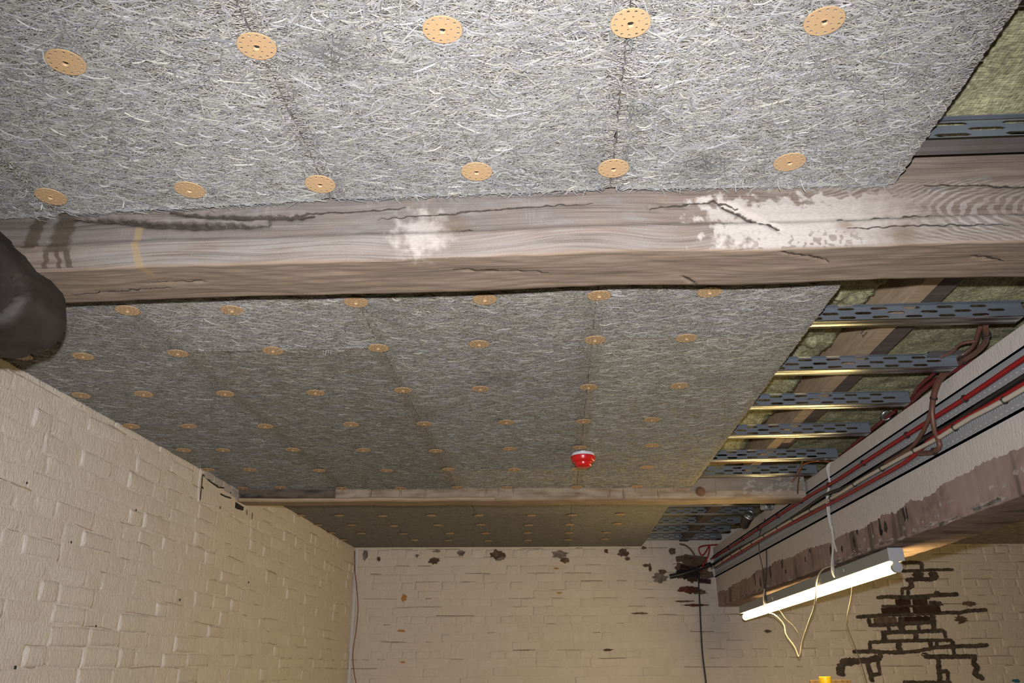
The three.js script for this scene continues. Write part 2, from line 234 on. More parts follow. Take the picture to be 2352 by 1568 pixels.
// the patched bearing of the far beam in the left wall
{
  const q = rng(4), L = (z, h) => [-(z + 2.3), h];
  const pts = [L(-3.74, .9), L(-3.745, .8), L(-3.765, .745), L(-4.02, .762), L(-4.28, .752), L(-4.6, .79), L(-4.6, .9)];
  const slab = new THREE.Shape(pts.map((p) => new THREE.Vector2(p[0] + 0.006 * (q() - 0.5), p[1])));
  slab.holes.push(new THREE.Path([L(-4.195, .826), L(-4.195, .79), L(-4.32, .783), L(-4.33, .82)].map((p) => new THREE.Vector2(...p))));
  const sg = new THREE.ExtrudeGeometry(slab, { depth: 0.004, bevelEnabled: true, bevelSize: 0.003, bevelThickness: 0.003, bevelSegments: 2 });
  part('plaster_patch', sg, wallPaint[1], wallL);
  part('pocket', box(1.885, 2.04, 0.777, 0.832, -0.004, 0.004), std({ color: lin(0.012, 0.012, 0.016) }), wallL);
  for (const [z, h, w, d] of [[-3.83, .878, .1, .022], [-3.95, .872, .09, .02], [-4.06, .866, .07, .024], [-4.15, .858, .06, .02], [-4.22, .85, .05, .018]]) { const m = part('stone_chip', new RoundedBoxGeometry(w, d * 1.7, 0.02, 2, 0.006), wallPaint[2], wallL); m.position.set(-(z + 2.3), h, 0.006); m.rotation.z = 0.15 * (q() - 0.5); }
  const dark = std({ color: lin(0.03, 0.024, 0.02) }), cr = [];
  for (let i = 0; i < 95; i++) { const r = 1 + Math.floor(q() * 15), u = -0.4 + q() * 4.8, n = 0.04 + 0.26 * q() * q(), pts = []; for (let k = 0; k <= 4; k++) { const x = u + n * k / 4; pts.push([x, 0.936 - r * 0.0652 + 0.007 * N2(x * 1.6, r * 0.7) + 0.002 * N2(x * 25, r)]); } cr.push(poly(ribbon(pts, 0.0022 + 0.003 * q() * q(), q), 0.0012, 0.0022)); }
  part('open_joint', mergeGeometries(cr), std({ color: lin(0.42, 0.34, 0.27) }), wallL).userData.kind = 'stuff';
  for (const c of [[[-3.76, .868], [-3.85, .855], [-3.97, .847]], [[-3.99, .822], [-4.06, .822], [-4.13, .828]], [[-3.77, .812], [-3.79, .806]], [[-3.76, .868], [-3.765, .82], [-3.77, .748]], [[-4.13, .852], [-4.02, .858], [-3.97, .85]], [[-4.445, .81], [-4.45, .775]], [[-4.36, .81], [-4.37, .785]], [[-4.01, .765], [-4.015, .752]]])
    part('crack', poly(ribbon(c.map(([z, h]) => L(z, h)), 0.0075, q), 0.002, 0.0065), dark, wallL);
  for (const [x, y, a] of [[0.33, .02, .006], [.9, .6, .004], [.5, .42, .004], [1.4, .3, .005], [.2, .56, .004], [.75, .16, .004], [2.2, .45, .005]]) part('nail_hole', poly(blob(x, y, a, a, q, 10), 0.002, 0.007), dark, wallL);
}

// ------------------------------------------------------------------ wood wool boards
const H1 = 0.94, H2 = 0.89, H3 = 0.94;                // undersides of the three bays, above the eye
function strandGeo(bend) {                            // one shaving: a thin curled ribbon, 40 mm long
  const n = 4, w = 0.001, t = 0.0003, p = [], ix = [];
  for (let i = 0; i <= n; i++) { const a = i / n - 0.5, x = a * 0.04, z = bend * (a * a - 0.08) * 0.04, y = -0.0016 * (1 - 4 * a * a), k = i === 0 || i === n ? 0.55 : 1; for (const [dy, dz] of [[-t, -w * k], [-t, w * k], [t, w * k], [t, -w * k]]) p.push(x, y + dy, z + dz); }
  for (let i = 0; i < n; i++) for (let s = 0; s < 4; s++) { const a = i * 4 + s, b = i * 4 + (s + 1) % 4; ix.push(a, b, b + 4, a, b + 4, a + 4); }
  const g = new THREE.BufferGeometry(); g.setAttribute('position', new THREE.Float32BufferAttribute(p, 3)); g.setIndex(ix); return toCreasedNormals(g, 0.6);
}
const strandKinds = [strandGeo(0.12), strandGeo(0.75)];
const strandMat = std({ color: 0xffffff, roughness: 0.9 });
const KNOTS = [[-0.335, -1.075, .05], [0.31, -1.43, .05], [0.26, -1.98, .05], [-0.19, -2.57, .07], [-0.46, -2.95, .06], [0.17, -1.25, .04], [-0.45, -2.0, .05], [0.55, -2.62, .06], [0.14, -1.37, .05]];
const shadeAt = (x, z) => { let k = 1; for (const [a, b, r] of KNOTS) k = Math.min(k, 1 - 0.5 * Math.exp(-((x - a) ** 2 + (z - b) ** 2) / (r * r))); return k; };
function board(x0, x1, z0, z1, h, tone, dens, zEnd = z1, warm = 0) {    // z0 nearer the camera, z1 .. zEnd the far edge at x0 .. x1
  const q = rng(Math.round(1000 + x0 * 977 + z0 * 331)), pts = [], J = 0.0045, g = 0.0016;
  const side = (ax, az, bx, bz) => { const n = Math.max(2, Math.round(Math.hypot(bx - ax, bz - az) / 0.007)); for (let i = 0; i < n; i++) pts.push(new THREE.Vector2(mix(ax, bx, i / n) + J * (q() - 0.5), -mix(az, bz, i / n) + J * (q() - 0.5))); };
  side(x0 + g, z0 - g, x1 - g, z0 - g); side(x1 - g, z0 - g, x1 - g, zEnd + g); side(x1 - g, zEnd + g, x0 + g, z1 + g); side(x0 + g, z1 + g, x0 + g, z0 - g);
  const geo = new THREE.ExtrudeGeometry(new THREE.Shape(pts), { depth: 0.025, bevelEnabled: false });
  const m = part('wood_wool_board', geo, woodWool(tone, warm), ceiling);
  m.rotation.x = -Math.PI / 2; m.position.y = EYE + h + 0.003 * (q() - 0.5); // shape (x, -z) laid flat, its thickness upwards
  if (!dens) return m;
  const area = (x1 - x0) * (z0 - (z1 + zEnd) / 2), total = Math.round(area * dens), M = new THREE.Matrix4(), Q = new THREE.Quaternion(), C = new THREE.Color();
  for (let kk = 0; kk < 2; kk++) {
    const n = Math.round(total * (kk ? 0.45 : 0.55)), im = new THREE.InstancedMesh(strandKinds[kk], strandMat, n);
    im.name = numbered('wood_fibre'); im.userData.kind = 'stuff'; im.castShadow = im.receiveShadow = true;
    for (let i = 0; i < n; i++) {
      const edge = q() < 0.04, u = q(), ze = mix(z1, zEnd, u), x = mix(x0 + 0.014, x1 - 0.016, u), z = edge ? ze + 0.012 * q() : mix(z0 - 0.012, ze + 0.014, q());
      const near = Math.min(x - x0, x1 - x) < 0.03, t = near ? Math.PI / 2 + (q() - 0.5) * 0.9 : q() < 0.45 ? (q() - 0.5) * 1.2 : q() * Math.PI, s = (0.4 + 1.5 * q() * q() + 0.3 * q()) * (near ? 0.6 : 1);
      Q.setFromEuler(new THREE.Euler((q() - 0.5) * 1.7, t, (q() - 0.5) * (edge ? 0.5 : 0.1), 'YXZ'));
      M.compose(V(x, -z, 0.0006 + (edge ? -0.001 : -0.0036 * q() * q())), Q, V(s, 1, (0.7 + 0.7 * q()) * (q() < 0.5 ? -1 : 1)));
      // the board's own frame has y along -z of the room, so turn the strand's frame with it
      const P = new THREE.Matrix4().makeRotationX(Math.PI / 2).premultiply(new THREE.Matrix4().makeTranslation(x, -z, M.elements[14]));
      im.setMatrixAt(i, P.multiply(new THREE.Matrix4().compose(V(0, 0, 0), Q, V(s, 1, 0.45 + 0.85 * q()))));
      const kd = shadeAt(x, z), v = tone * (0.145 + 0.25 * q() * q() + 0.07 * q()) * kd, w = q(); im.setColorAt(i, C.setRGB(v * (1.01 + 0.03 * w) * (1 + warm), v * (1 + 0.02 * w), v * (1.03 - 0.2 * w * w) * (1 - 2 * warm)));
    }
    m.add(im);
  }
  return m;
}
const D1 = 13500, D2 = 5500;
board(-1.72, -1.062, 0.6, -1.545, H1, 0.9, D1, -1.533);
board(-1.062, -0.458, 0.6, -1.533, H1, 0.97, D1, -1.508);
board(-0.458, 0.137, 0.6, -1.508, H1, 0.9, D1, -1.503);
board(0.137, 0.733, 0.6, -1.503, H1, 0.99, D1, -1.526);
const fz = (x) => -4.31 - 0.065 * x;                  // the far half of the building is a little out of square: near face of the far beam
const M0 = -1.712;
board(-1.72, -1.093, M0, fz(-1.72), H2, 0.9, D2, fz(-1.093), 0.02);
board(-1.093, -0.495, M0, -2.235, H2, 1.08, D2, -2.245, 0.02);
board(-1.093, -0.495, -2.245, fz(-1.093), H2, 0.84, D2, fz(-0.495), 0.045);
board(-0.495, 0.127, M0, -3.85, H2, 1.0, D2, -3.87, 0.03);
board(-0.495, 0.127, -3.87, fz(-0.495), H2, 1.16, D2, fz(0.127), 0.06);
board(0.127, 0.734, M0, -2.222, H2, 1.08, D2, -2.222, 0.02);
board(0.127, 0.734, -2.222, fz(0.127), H2, 1.12, D2, fz(0.734), 0.06);
const gz = (x) => -6.80 - 0.067 * (x + 1.62) + 0.012;
for (const [a, b, t] of [[-1.7, -1.095, 0.78], [-1.095, -0.49, 0.76]]) board(a, b, fz(a) - 0.14, gz(a), H3, t, 0, gz(b));
board(-0.49, 0.116, fz(-0.49) - 0.14, -5.36, H3, 0.84, 0, -5.37); board(-0.49, 0.116, -5.37, gz(-0.49), H3, 0.72, 0, gz(0.116)); board(0.116, 0.718, fz(0.116) - 0.14, gz(0.116), H3, 0.86, 0, gz(0.7));
{ // a few loose shavings hang from the boards' edge over the near beam
  const q = rng(8), gs = []; for (const [x, L, far] of [[0.395, .03], [0.41, .022], [0.482, .028], [0.53, .034], [0.5, .015], [-0.9, .02], [-1.08, .018], [0.15, .016], [0.09, .014], [-0.2, .014], [0.64, .014], [-0.668, .016, 1], [-0.66, .02, 1], [-0.652, .014, 1], [-0.645, .017, 1], [0.462, .02, 1], [0.52, .014, 1]]) { const g = strandKinds[0].clone(); g.scale(L / 0.04, 1, 1.3); g.rotateZ(-Math.PI / 2 + 0.5 * (q() - 0.5)); g.rotateY(0.5 * (q() - 0.5)); far ? g.translate(x, EYE + H2 - L * 0.42, -2.26) : g.translate(x, EYE + H1 - L * 0.42, -1.49); gs.push(g); }
  const m = part('loose_fibre', mergeGeometries(gs), std({ color: lin(0.5, 0.5, 0.5) }), ceiling); m.userData.kind = 'stuff';
}

// ------------------------------------------------------------------ perforated discs and their screws
const discMat = std({ color: lin(0.44, 0.29, 0.155), roughness: 0.6 });
const screwMat = std({ color: lin(0.1, 0.095, 0.09), metalness: 0.9, roughness: 0.3 });
const discProto = new THREE.Group();
{
  const r = 0.031, sh = new THREE.Shape().absarc(0, 0, r, 0, 2 * Math.PI);
  const hole = (x, y, a) => sh.holes.push(new THREE.Path().absarc(x, y, a, 0, 2 * Math.PI, true));
  for (let i = 0; i < 13; i++) { const t = i / 13 * 2 * Math.PI; hole(Math.cos(t) * 0.0252, Math.sin(t) * 0.0252, 0.0024); }
  for (let i = 0; i < 6; i++) { const t = (i + 0.5) / 6 * 2 * Math.PI; hole(Math.cos(t) * 0.0135, Math.sin(t) * 0.0135, 0.0018); }
  hole(0, 0, 0.0048);
  const plate = new THREE.ExtrudeGeometry(sh, { depth: 0.0014, bevelEnabled: false, curveSegments: 10 });
  const rim = new THREE.TorusGeometry(r - 0.0006, 0.0009, 5, 40), ribs = [];
  for (let i = 0; i < 24; i++) { const t = i / 24 * 2 * Math.PI, b = new THREE.BoxGeometry(0.006, 0.0007, 0.0008); b.translate(0.009, 0, 0); b.rotateZ(t); ribs.push(b); }
  const cup = new THREE.CylinderGeometry(0.0062, 0.0046, 0.003, 20, 1, true); cup.rotateX(Math.PI / 2); cup.translate(0, 0, 0.0022);
  const all = mergeGeometries([plate, rim, ...ribs, cup].map((g) => { const k = g.index ? g.toNonIndexed() : g; k.deleteAttribute('uv'); return k; }));
  all.rotateX(Math.PI / 2);                           // plate seen from below: its face is at y = 0, the board above
  mesh('washer', all, discMat, discProto);
  const head = new THREE.LatheGeometry([[0, 0.0006], [0.0022, 0.0003], [0.0042, 0.0008], [0.0045, 0.0022], [0.002, 0.0045]].map(([a, b]) => new THREE.Vector2(a, b)), 18);
  const cross = [0, 1].map((i) => { const b = new THREE.BoxGeometry(0.0042, 0.0012, 0.001); b.rotateY(i * Math.PI / 2); b.translate(0, 0.0002, 0); return b; });
  const screw = mesh('screw', head, screwMat, discProto);
  mesh('screw_slot', mergeGeometries(cross), std({ color: lin(0.02, 0.02, 0.02) }), screw);
}
const rowsOfDiscs = [
  ['row nearest overhead', H1, .9895, [[-.791, -1.067], [-.462, -1.048], [-.156, -1.028], [.141, -1.031], [.445, -1.044]]],
  ['row along the near beam', H1, .9895, [[-1.052, -1.471], [-.747, -1.463], [-.468, -1.458], [-.138, -1.431], [.14, -1.436], [.492, -1.435]]],
  ['first row beyond the near beam', H2, 1.0171, [[-1.083, -1.899], [-.815, -1.916], [-.485, -1.886], [-.158, -1.891], [.129, -1.886], [.402, -1.883]]],
  ['second row beyond the near beam', H2, 1.0171, [[-1.553, -2.203], [-1.373, -2.215], [-1.086, -2.21], [-.802, -2.207], [-.493, -2.207], [-.199, -2.196], [.131, -2.185], [.389, -2.189]]],
  ['third row beyond the near beam', H2, 1.0171, [[-1.576, -2.574], [-1.361, -2.575], [-1.088, -2.589], [-.785, -2.601], [-.488, -2.594], [-.23, -2.599], [.128, -2.606], [.427, -2.613]]],
  ['fourth row beyond the near beam', H2, 1.0171, [[-1.587, -2.951], [-1.372, -2.966], [-1.084, -2.987], [-.756, -2.988], [-.478, -2.996], [-.167, -3.001], [.123, -3.01], [.378, -3.006]]],
  ['fifth row beyond the near beam', H2, 1.0171, [[-1.543, -3.319], [-1.378, -3.331], [-1.086, -3.346], [-.793, -3.376], [-.491, -3.413], [-.177, -3.4], [.118, -3.4], [.419, -3.387]]],
  ['sixth row beyond the near beam', H2, 1.0171, [[-1.58, -3.679], [-1.391, -3.693], [-1.08, -3.736], [-.77, -3.76], [-.479, -3.756], [-.175, -3.789], [.12, -3.795], [.437, -3.784]]],
  ['last row before the far beam', H2, 1.0171, [[-1.569, -4.099], [-1.375, -4.093], [-1.072, -4.139], [-.774, -4.164], [-.484, -4.166], [-.232, -4.186], [.123, -4.205], [.43, -4.219]]],
  ['first row beyond the far beam', H3, .94, [[-1.72, -5.6], [-1.458, -5.623], [-1.166, -5.666], [-.834, -5.678], [-.509, -5.707], [-.147, -5.738], [.134, -5.746], [.463, -5.741]]],
  ['second row beyond the far beam', H3, .94, [[-1.711, -5.999], [-1.466, -6.021], [-1.168, -6.087], [-.842, -6.078], [-.53, -6.087], [-.181, -6.138], [.119, -6.145], [.469, -6.138]]],
  ['third row beyond the far beam', H3, .94, [[-1.702, -6.367], [-1.482, -6.409], [-1.162, -6.461], [-.803, -6.472], [-.528, -6.498], [-.2, -6.506], [.121, -6.536], [.412, -6.541]]],
  ['last row before the back wall', H3, .94, [[-1.706, -6.729], [-1.13, -6.8], [-.858, -6.834], [-.534, -6.889], [-.209, -6.896], [.119, -6.903], [.42, -6.884]]],
];
const ORD = ['first', 'second', 'third', 'fourth', 'fifth', 'sixth', 'seventh', 'eighth'];
for (const [row, h, k, list] of rowsOfDiscs) list.forEach(([x, z], i) => {
  const d = discProto.clone(); d.name = numbered('fixing_disc'); scene.add(d);
  d.position.set(x * k, EYE + h - 0.0042, z * k); d.rotation.set((R() - 0.5) * 0.05, R() * 6, (R() - 0.5) * 0.05);
  tag(d, 'orange perforated disc, ' + ORD[i] + ' from the side wall in the ' + row, 'disc', 'orange fixing discs screwed through the wood wool boards');
});

// ------------------------------------------------------------------ timber beams
const segD = (x, s, a, b) => { const vx = b[0] - a[0], vy = b[1] - a[1], t = clamp(((x - a[0]) * vx + (s - a[1]) * vy) / (vx * vx + vy * vy)); return Math.hypot(x - a[0] - t * vx, s - a[1] - t * vy); };
// distance to a crack's line; the crack narrows to nothing at its ends
const lineD = (x, s, P) => { let d = 9; const a = P[0][0], b = P[P.length - 1][0], t = clamp((x - a) / (b - a)), thin = 0.25 + 0.75 * Math.sqrt(Math.sin(Math.PI * clamp(t, 0.02, 0.98))); for (let i = 0; i < P.length - 1; i++) d = Math.min(d, segD(x, s + 0.0022 * N2(x * 30, P[0][1] * 50), P[i], P[i + 1])); return d / thin; };
const hs = (P) => P.map(([x, h]) => [x, 1.05 - h]);   // height on the near face -> distance down the face
const cracksA = [[hs([[.364, .914], [.407, .89], [.441, .87], [.482, .842]]), .0045, .014], [hs([[.22, .905], [.278, .914], [.356, .923], [.404, .905]]), .003, .007], [hs([[-1.044, .944], [-.923, .928], [-.853, .912], [-.756, .905], [-.6, .902]]), .0075, .034], [hs([[-.829, .946], [-.74, .932], [-.653, .922], [-.5, .916]]), .0055, .02],
  [hs([[-.19, .868], [-.12, .866], [-.06, .858]]), .0018, .004], [hs([[.6, .868], [.72, .868], [.8, .87]]), .002, .004], [hs([[.62, .838], [.75, .84], [.95, .835]]), .002, .004], [hs([[-.62, .92], [-.36, .927], [-.3, .931]]), .0025, .004], [hs([[-.36, .905], [-.12, .918], [.1, .922]]), .0025, .004], [hs([[.8, .945], [1.0, .935], [1.2, .93]]), .003, .006]];
const under = (P) => P.map(([x, z]) => [x, 0.247 + (-1.53 - z)]);
const cracksU = [[under([[-1.09, -1.652], [-.835, -1.632]]), .0022, .004], [under([[-.91, -1.605], [-.757, -1.61]]), .002, .003], [under([[-.203, -1.588], [-.05, -1.612], [.003, -1.62]]), .003, .004], [under([[.482, -1.545], [.55, -1.57], [.6, -1.6]]), .003, .005], [under([[.895, -1.6], [.976, -1.619]]), .003, .005], [under([[.3, -1.66], [.33, -1.69]]), .004, .008]];
const allCracks = [...cracksA, ...cracksU];
function beamColor(x, s) {
  const wob = 0.012 * N2(x * 2.2, s * 6), g1 = fbm(x * 1.6, (s + wob) * 60, 4), g2 = N2(x * 5, (s + wob) * 210), g3 = fbm(x * 5, s * 16, 4), fine = N2(x * 60, s * 260);
  let c = mix3([0.10, 0.075, 0.06], [0.215, 0.165, 0.135], clamp(0.5 + 0.55 * g1 + 0.2 * g2));
  const onTop = 1 - sm(0.178, 0.19, s + 0.006 * N2(x * 3, 1)), onU = sm(0.242, 0.252, s), onMid = (1 - onTop) * (1 - onU);
  c = mix3(c, [0.135, 0.122, 0.118], onTop * clamp(0.65 - 0.9 * sm(-0.2, 0.7, x) + 0.5 * g3));
  c = mix3(c, mix3([0.165, 0.118, 0.084], [0.29, 0.218, 0.158], clamp(0.5 + 0.6 * g1 + 0.15 * g2)), onU);
  let w = onMid * clamp(0.62 + 0.55 * g3 + 0.3 * g2 - 0.25 * sm(-0.25, 0.1, x)) * sm(-1.1, -0.95, x);
  // limewash left on the face: two big patches and the cathedral figure beyond
  const e = 0.03 * fbm(x * 22, s * 22, 4);
  const p1 = sm(0.05, -0.01, Math.hypot((x + 0.255) / 1.1, (s - 0.19)) - 0.03 + 1.6 * e + 0.35 * Math.max(0, x + 0.24));
  const p2 = sm(0.31, 0.37, x + 4 * e - 0.5 * Math.max(0, s - 0.17)) * (1 - sm(0.6, 0.85, x + 2 * e)) * sm(0.115, 0.135, s + 1.5 * e + 0.04 * Math.max(0, 0.4 - x)) * (1 - onU);
  const ring = x * 1.0 - 26 * (s - 0.175) ** 2 + 0.02 * g3, strip = sm(-0.1, 0.5, Math.sin(ring * 2 * Math.PI / 0.026 + 1.2 * g3)) * sm(0.52, 0.64, x) * (1 - onU) * clamp(0.8 + 0.7 * g3 - 0.5 * sm(0.85, 1.3, x) - 1.5 * sm(0.05, 0.0, s - 0.06)) * sm(0.07, 0.12, s);
  const scuff = sm(0.1, 0.4, N2(x * 60, s * 60) + 0.7 * N2(x * 14, s * 20) - 0.2) * sm(0.2, 0.23, s) * sm(0.38, 0.45, x) * (1 - sm(0.6, 0.7, x));
  w = Math.max(w, 0.45 * (1 - onU) * sm(0.25, 0.5, g3) * sm(0.02, 0.1, s), 0.5 * onTop * sm(0.5, 0.75, N2(x * 9 + 4, s * 3)) * clamp(0.5 + N2(x * 150, s * 8)) * sm(0.3, -0.2, x));
  c = mix3(c, [0.2, 0.186, 0.177], clamp(w) * (0.85 + 0.15 * fine));
  const lines = sm(0.25, 0.7, N2(x * 1.3 + 9, (s + wob) * 170)) * (0.35 + 0.65 * sm(-0.2, 0.4, N2(x * 2.1, s * 20)));
  c = mix3(c, [0.06, 0.044, 0.034], 0.6 * lines);
  c = mix3(c, [0.3, 0.26, 0.23], 0.22 * sm(0.3, 0.8, N2(x * 2.4 + 30, (s + wob) * 320)));
  c = mix3(c, [0.4, 0.365, 0.34], clamp(Math.max(0.8 * p1, p2 * (0.92 - 0.75 * scuff), 0.55 * strip)) * (0.85 + 0.15 * fine));
  // water stains, an ochre run, knots
  for (const [sx, sw, s0, s1] of [[-1.125, 0.016, 0.08, 0.2], [-1.06, 0.024, 0.07, 0.21], [-1.088, 0.006, 0.19, 0.247], [-1.06, 0.005, 0.19, 0.247], [-1.035, 0.007, 0.19, 0.247]]) c = mix3(c, [0.05, 0.034, 0.02], 0.8 * sm(1.3, 0.7, Math.abs(x - sx + 0.2 * (s - 0.2) * (s > 0.19 ? -1 : 0) + 0.006 * N2(s * 40, sx * 9)) / sw) * sm(s0, s0 + 0.02, s) * (1 - sm(s1 - 0.005, s1, s)));
  c = mix3(c, [0.27, 0.19, 0.09], 0.65 * sm(0.012, 0.005, Math.abs(x + 0.885 - 0.3 * Math.max(0, s - 0.2))) * sm(0.13, 0.15, s) * (1 - sm(0.285, 0.29, s)));
  for (const [kx, ks, r] of [[-0.2, 0.17, 0.03], [0.73, 0.225, 0.035], [0.62, 0.205, 0.02]]) c = mix3(c, [0.12, 0.075, 0.04], 0.75 * Math.exp(-(((x - kx) / 1.2) ** 2 + (s - ks) ** 2) / (r * r)) * clamp(0.7 + g3));
  for (const [P, wd] of allCracks) { const d = lineD(x, s, P); if (d < wd * 3) c = mix3(c, [0.035, 0.026, 0.02], sm(wd * (wd > 0.005 ? 1.7 : 1.2), wd * (wd > 0.005 ? 0.9 : 0.5), d + 0.001 * fine)); }
  const speck = N2(x * 260, s * 260) > 0.86 ? 0.25 : 0; return mix3(c, [0.6, 0.58, 0.56], speck);
}
const BX = [-1.72, 1.36], BM = -0.18;                 // beam from wall to plastered beam; its map is cut in two at BM
const beamMats = [[BX[0], BM], [BM, BX[1]]].map(([a, b]) => { const t = tex(2048, 560, (u, v) => beamColor(mix(a, b, u), v * 0.45).map(toS)); t.wrapS = t.wrapT = THREE.ClampToEdgeWrapping; return std({ map: t, bumpMap: t, bumpScale: 0.0016, roughness: 0.78 }); });
function profileGeo(profile, nv, nu, x0, x1, warp, uvOf) {
  const len = [0]; for (let i = 1; i < profile.length; i++) len.push(len[i - 1] + Math.hypot(profile[i][0] - profile[i - 1][0], profile[i][1] - profile[i - 1][1]));
  const S = []; for (let i = 0; i < profile.length - 1; i++) { const n = Math.max(1, Math.round(nv * (len[i + 1] - len[i]) / len[len.length - 1])); for (let k = 0; k < n; k++) S.push([i, k / n]); } S.push([profile.length - 2, 1]);
  return gridGeo(nu, S.length - 1, (a, b) => {
    const [i, t] = S[Math.round(b * (S.length - 1))], z = mix(profile[i][0], profile[i + 1][0], t), h = mix(profile[i][1], profile[i + 1][1], t), s = mix(len[i], len[i + 1], t), x = mix(x0, x1, a);
    const dz = profile[i + 1][0] - profile[i][0], dh = profile[i + 1][1] - profile[i][1], L = Math.hypot(dz, dh);
    return warp(x, h, z, s, [-dh / L, dz / L]);       // outward normal as (nz, nh)
  }, (a, b) => { const [i, t] = S[Math.round(b * (S.length - 1))]; return uvOf(mix(x0, x1, a), mix(len[i], len[i + 1], t)); });
}
{
  const P = [[-1.535, 1.05], [-1.531, 0.867], [-1.522, 0.862], [-1.533, 0.806], [-1.698, 0.806], [-1.706, 0.82], [-1.706, 1.05]];
  const warp = (x, h, z, s, [nz, nh]) => {
    let d = 0.0035 * fbm(x * 2.2, s * 9, 3) + 0.0012 * N2(x * 9, s * 70); for (const [C, wd, dp] of allCracks) { const e = lineD(x, s, C); if (e < wd * 3) d -= dp * Math.exp(-((e / (wd * 1.15)) ** 2)); }
    if (x < -0.55 && s < 0.14) d -= 0.012 * sm(0.15, 0.1, s) * sm(-0.55, -0.75, x);
    return [x, EYE + h + nh * d + 0.004 * N2(x * 1.3, 3), z - 0.013 * (x / 1.1) ** 2 + nz * d];
  };
  const g = thing('timber_beam', 'big weathered oak beam with limewash patches crossing between the first two ceiling bays', 'beam');
  // one timber; its two halves only carry the two halves of the grain
  const A = profileGeo(P, 88, 250, BX[0], BM, warp, (x, s) => [clamp((x - BX[0]) / (BM - BX[0])), s / 0.45]), B = profileGeo(P, 88, 250, BM, BX[1], warp, (x, s) => [clamp((x - BM) / (BX[1] - BM)), s / 0.45]);
  const merged = mergeGeometries([A, B], true); mesh('timber', merged, beamMats, g); rebase(g);
}
function farColor(x, s) {
  const g1 = fbm(x * 1.5, s * 50, 3), g3 = fbm(x * 5, s * 14, 4); let c = mix3([0.17, 0.12, 0.08], [0.36, 0.27, 0.19], clamp(0.5 + 0.5 * g1 + 0.4 * g3));
  if (s < 0.125) { c = mix3(c, [0.4, 0.33, 0.26], clamp(0.35 + 0.8 * g3)); const k = sm(0.3, 0.75, N2(x * 26, s * 3 + 5) + 0.45 * N2(x * 95, s * 6) - 0.25) * (1 - sm(0.0, 0.06, s - 0.06 - 0.09 * N2(x * 17, 4))) * sm(-0.9, 0, x + 0.9) * (0.4 + 0.6 * sm(0.1, 0.5, N2(x * 2.2, 8) + 0.4)); c = mix3(c, [0.07, 0.05, 0.032], 0.75 * k); }
  if (x < -1.13 && s < 0.125) c = mix3(c, [0.045, 0.035, 0.028], clamp(0.75 + 0.6 * g3));
  if (x > 0.72 && s < 0.09) c = mix3(c, [0.2, 0.18, 0.165], 0.7);
  if (x > 1.0 && s < 0.11) c = mix3(c, [0.45, 0.42, 0.4], 0.55 * sm(0.0, 0.45, fbm(x * 14, s * 30, 4)));
  c = mix3(c, [0.1, 0.05, 0.028], 0.8 * sm(0.03, 0.022, Math.hypot(x - 0.775, (s - 0.09))) ); return c;
}
{
  const t = tex(2048, 320, (u, v) => farColor(mix(-1.72, 1.36, u), v * 0.32).map(toS)); t.wrapS = t.wrapT = THREE.ClampToEdgeWrapping;
  const m = std({ map: t, bumpMap: t, bumpScale: 0.002, roughness: 0.8 });
  const g = thing('timber_beam', 'paler streaked timber beam crossing the ceiling further off, before the last bay', 'beam');
  const P = [[0, 0.96], [0.002, 0.836], [-0.008, 0.826], [-0.13, 0.826], [-0.14, 0.84], [-0.14, 0.96]];
  mesh('timber', profileGeo(P, 44, 260, -1.66, 1.33, (x, h, z, s, [nz, nh]) => { const d = 0.003 * fbm(x * 2.5, s * 9, 3) - (x < -1.14 && s < 0.12 ? 0.012 : 0); return [x, EYE + h + nh * d + 0.004 * N2(x * 1.5, 9), fz(x) - 0.005 + z + nz * d]; }, (x, s) => [(x + 1.72) / 3.08, s / 0.32]), m, g);
  const lath = part('lath', profileGeo([[0.004, 0.842], [0.012, 0.838], [0.012, 0.829], [0.0, 0.823]], 8, 120, -1.62, -0.3, (x, h, z) => [x, EYE + h + 0.003 * N2(x * 2, 2), fz(x) + z], (x, s) => [x, s]), newWood, g);
  const knot = new THREE.SphereGeometry(0.022, 16, 12); knot.scale(1, 1, 0.45); knot.translate(0.775, EYE + 0.868, fz(0.775) + 0.003); mesh('knot', knot, std({ color: lin(0.16, 0.08, 0.045) }), g);
  rebase(g);
}
// dark rounded bearing block under the near beam's end at the side wall
{
  const s = new THREE.Shape(); s.moveTo(-1.7, 0.655); s.lineTo(-1.16, 0.655); s.quadraticCurveTo(-1.09, 0.655, -1.075, 0.70); s.quadraticCurveTo(-1.068, 0.735, -1.09, 0.76); s.lineTo(-1.145, 0.815); s.quadraticCurveTo(-1.17, 0.87, -1.24, 0.875); s.lineTo(-1.7, 0.885); s.closePath();
  let g = new THREE.ExtrudeGeometry(s, { depth: 0.11, bevelEnabled: true, bevelSize: 0.024, bevelThickness: 0.03, bevelSegments: 6, curveSegments: 14 });
  g.deleteAttribute('uv'); g.deleteAttribute('normal'); g = mergeVertices(g, 1e-4);
  g.translate(0, EYE, -1.6);
  const p = g.attributes.position; for (let i = 0; i < p.count; i++) { const n = 0.006 * N3(p.getX(i) * 11, p.getY(i) * 11, p.getZ(i) * 11) + 0.0015 * N3(p.getX(i) * 60, p.getY(i) * 60, p.getZ(i) * 60); p.setXYZ(i, p.getX(i) + n, p.getY(i) + n, p.getZ(i) + n); }
  g.computeVertexNormals(); metreUV(g);
  const m = std({ color: lin(0.028, 0.021, 0.018), map: roughMap, roughness: 0.7 });
  rebase(tag(mesh('bearing_block', g, m), 'dark brown rounded block carrying the limewashed beam where it meets the side wall', 'block'));
}

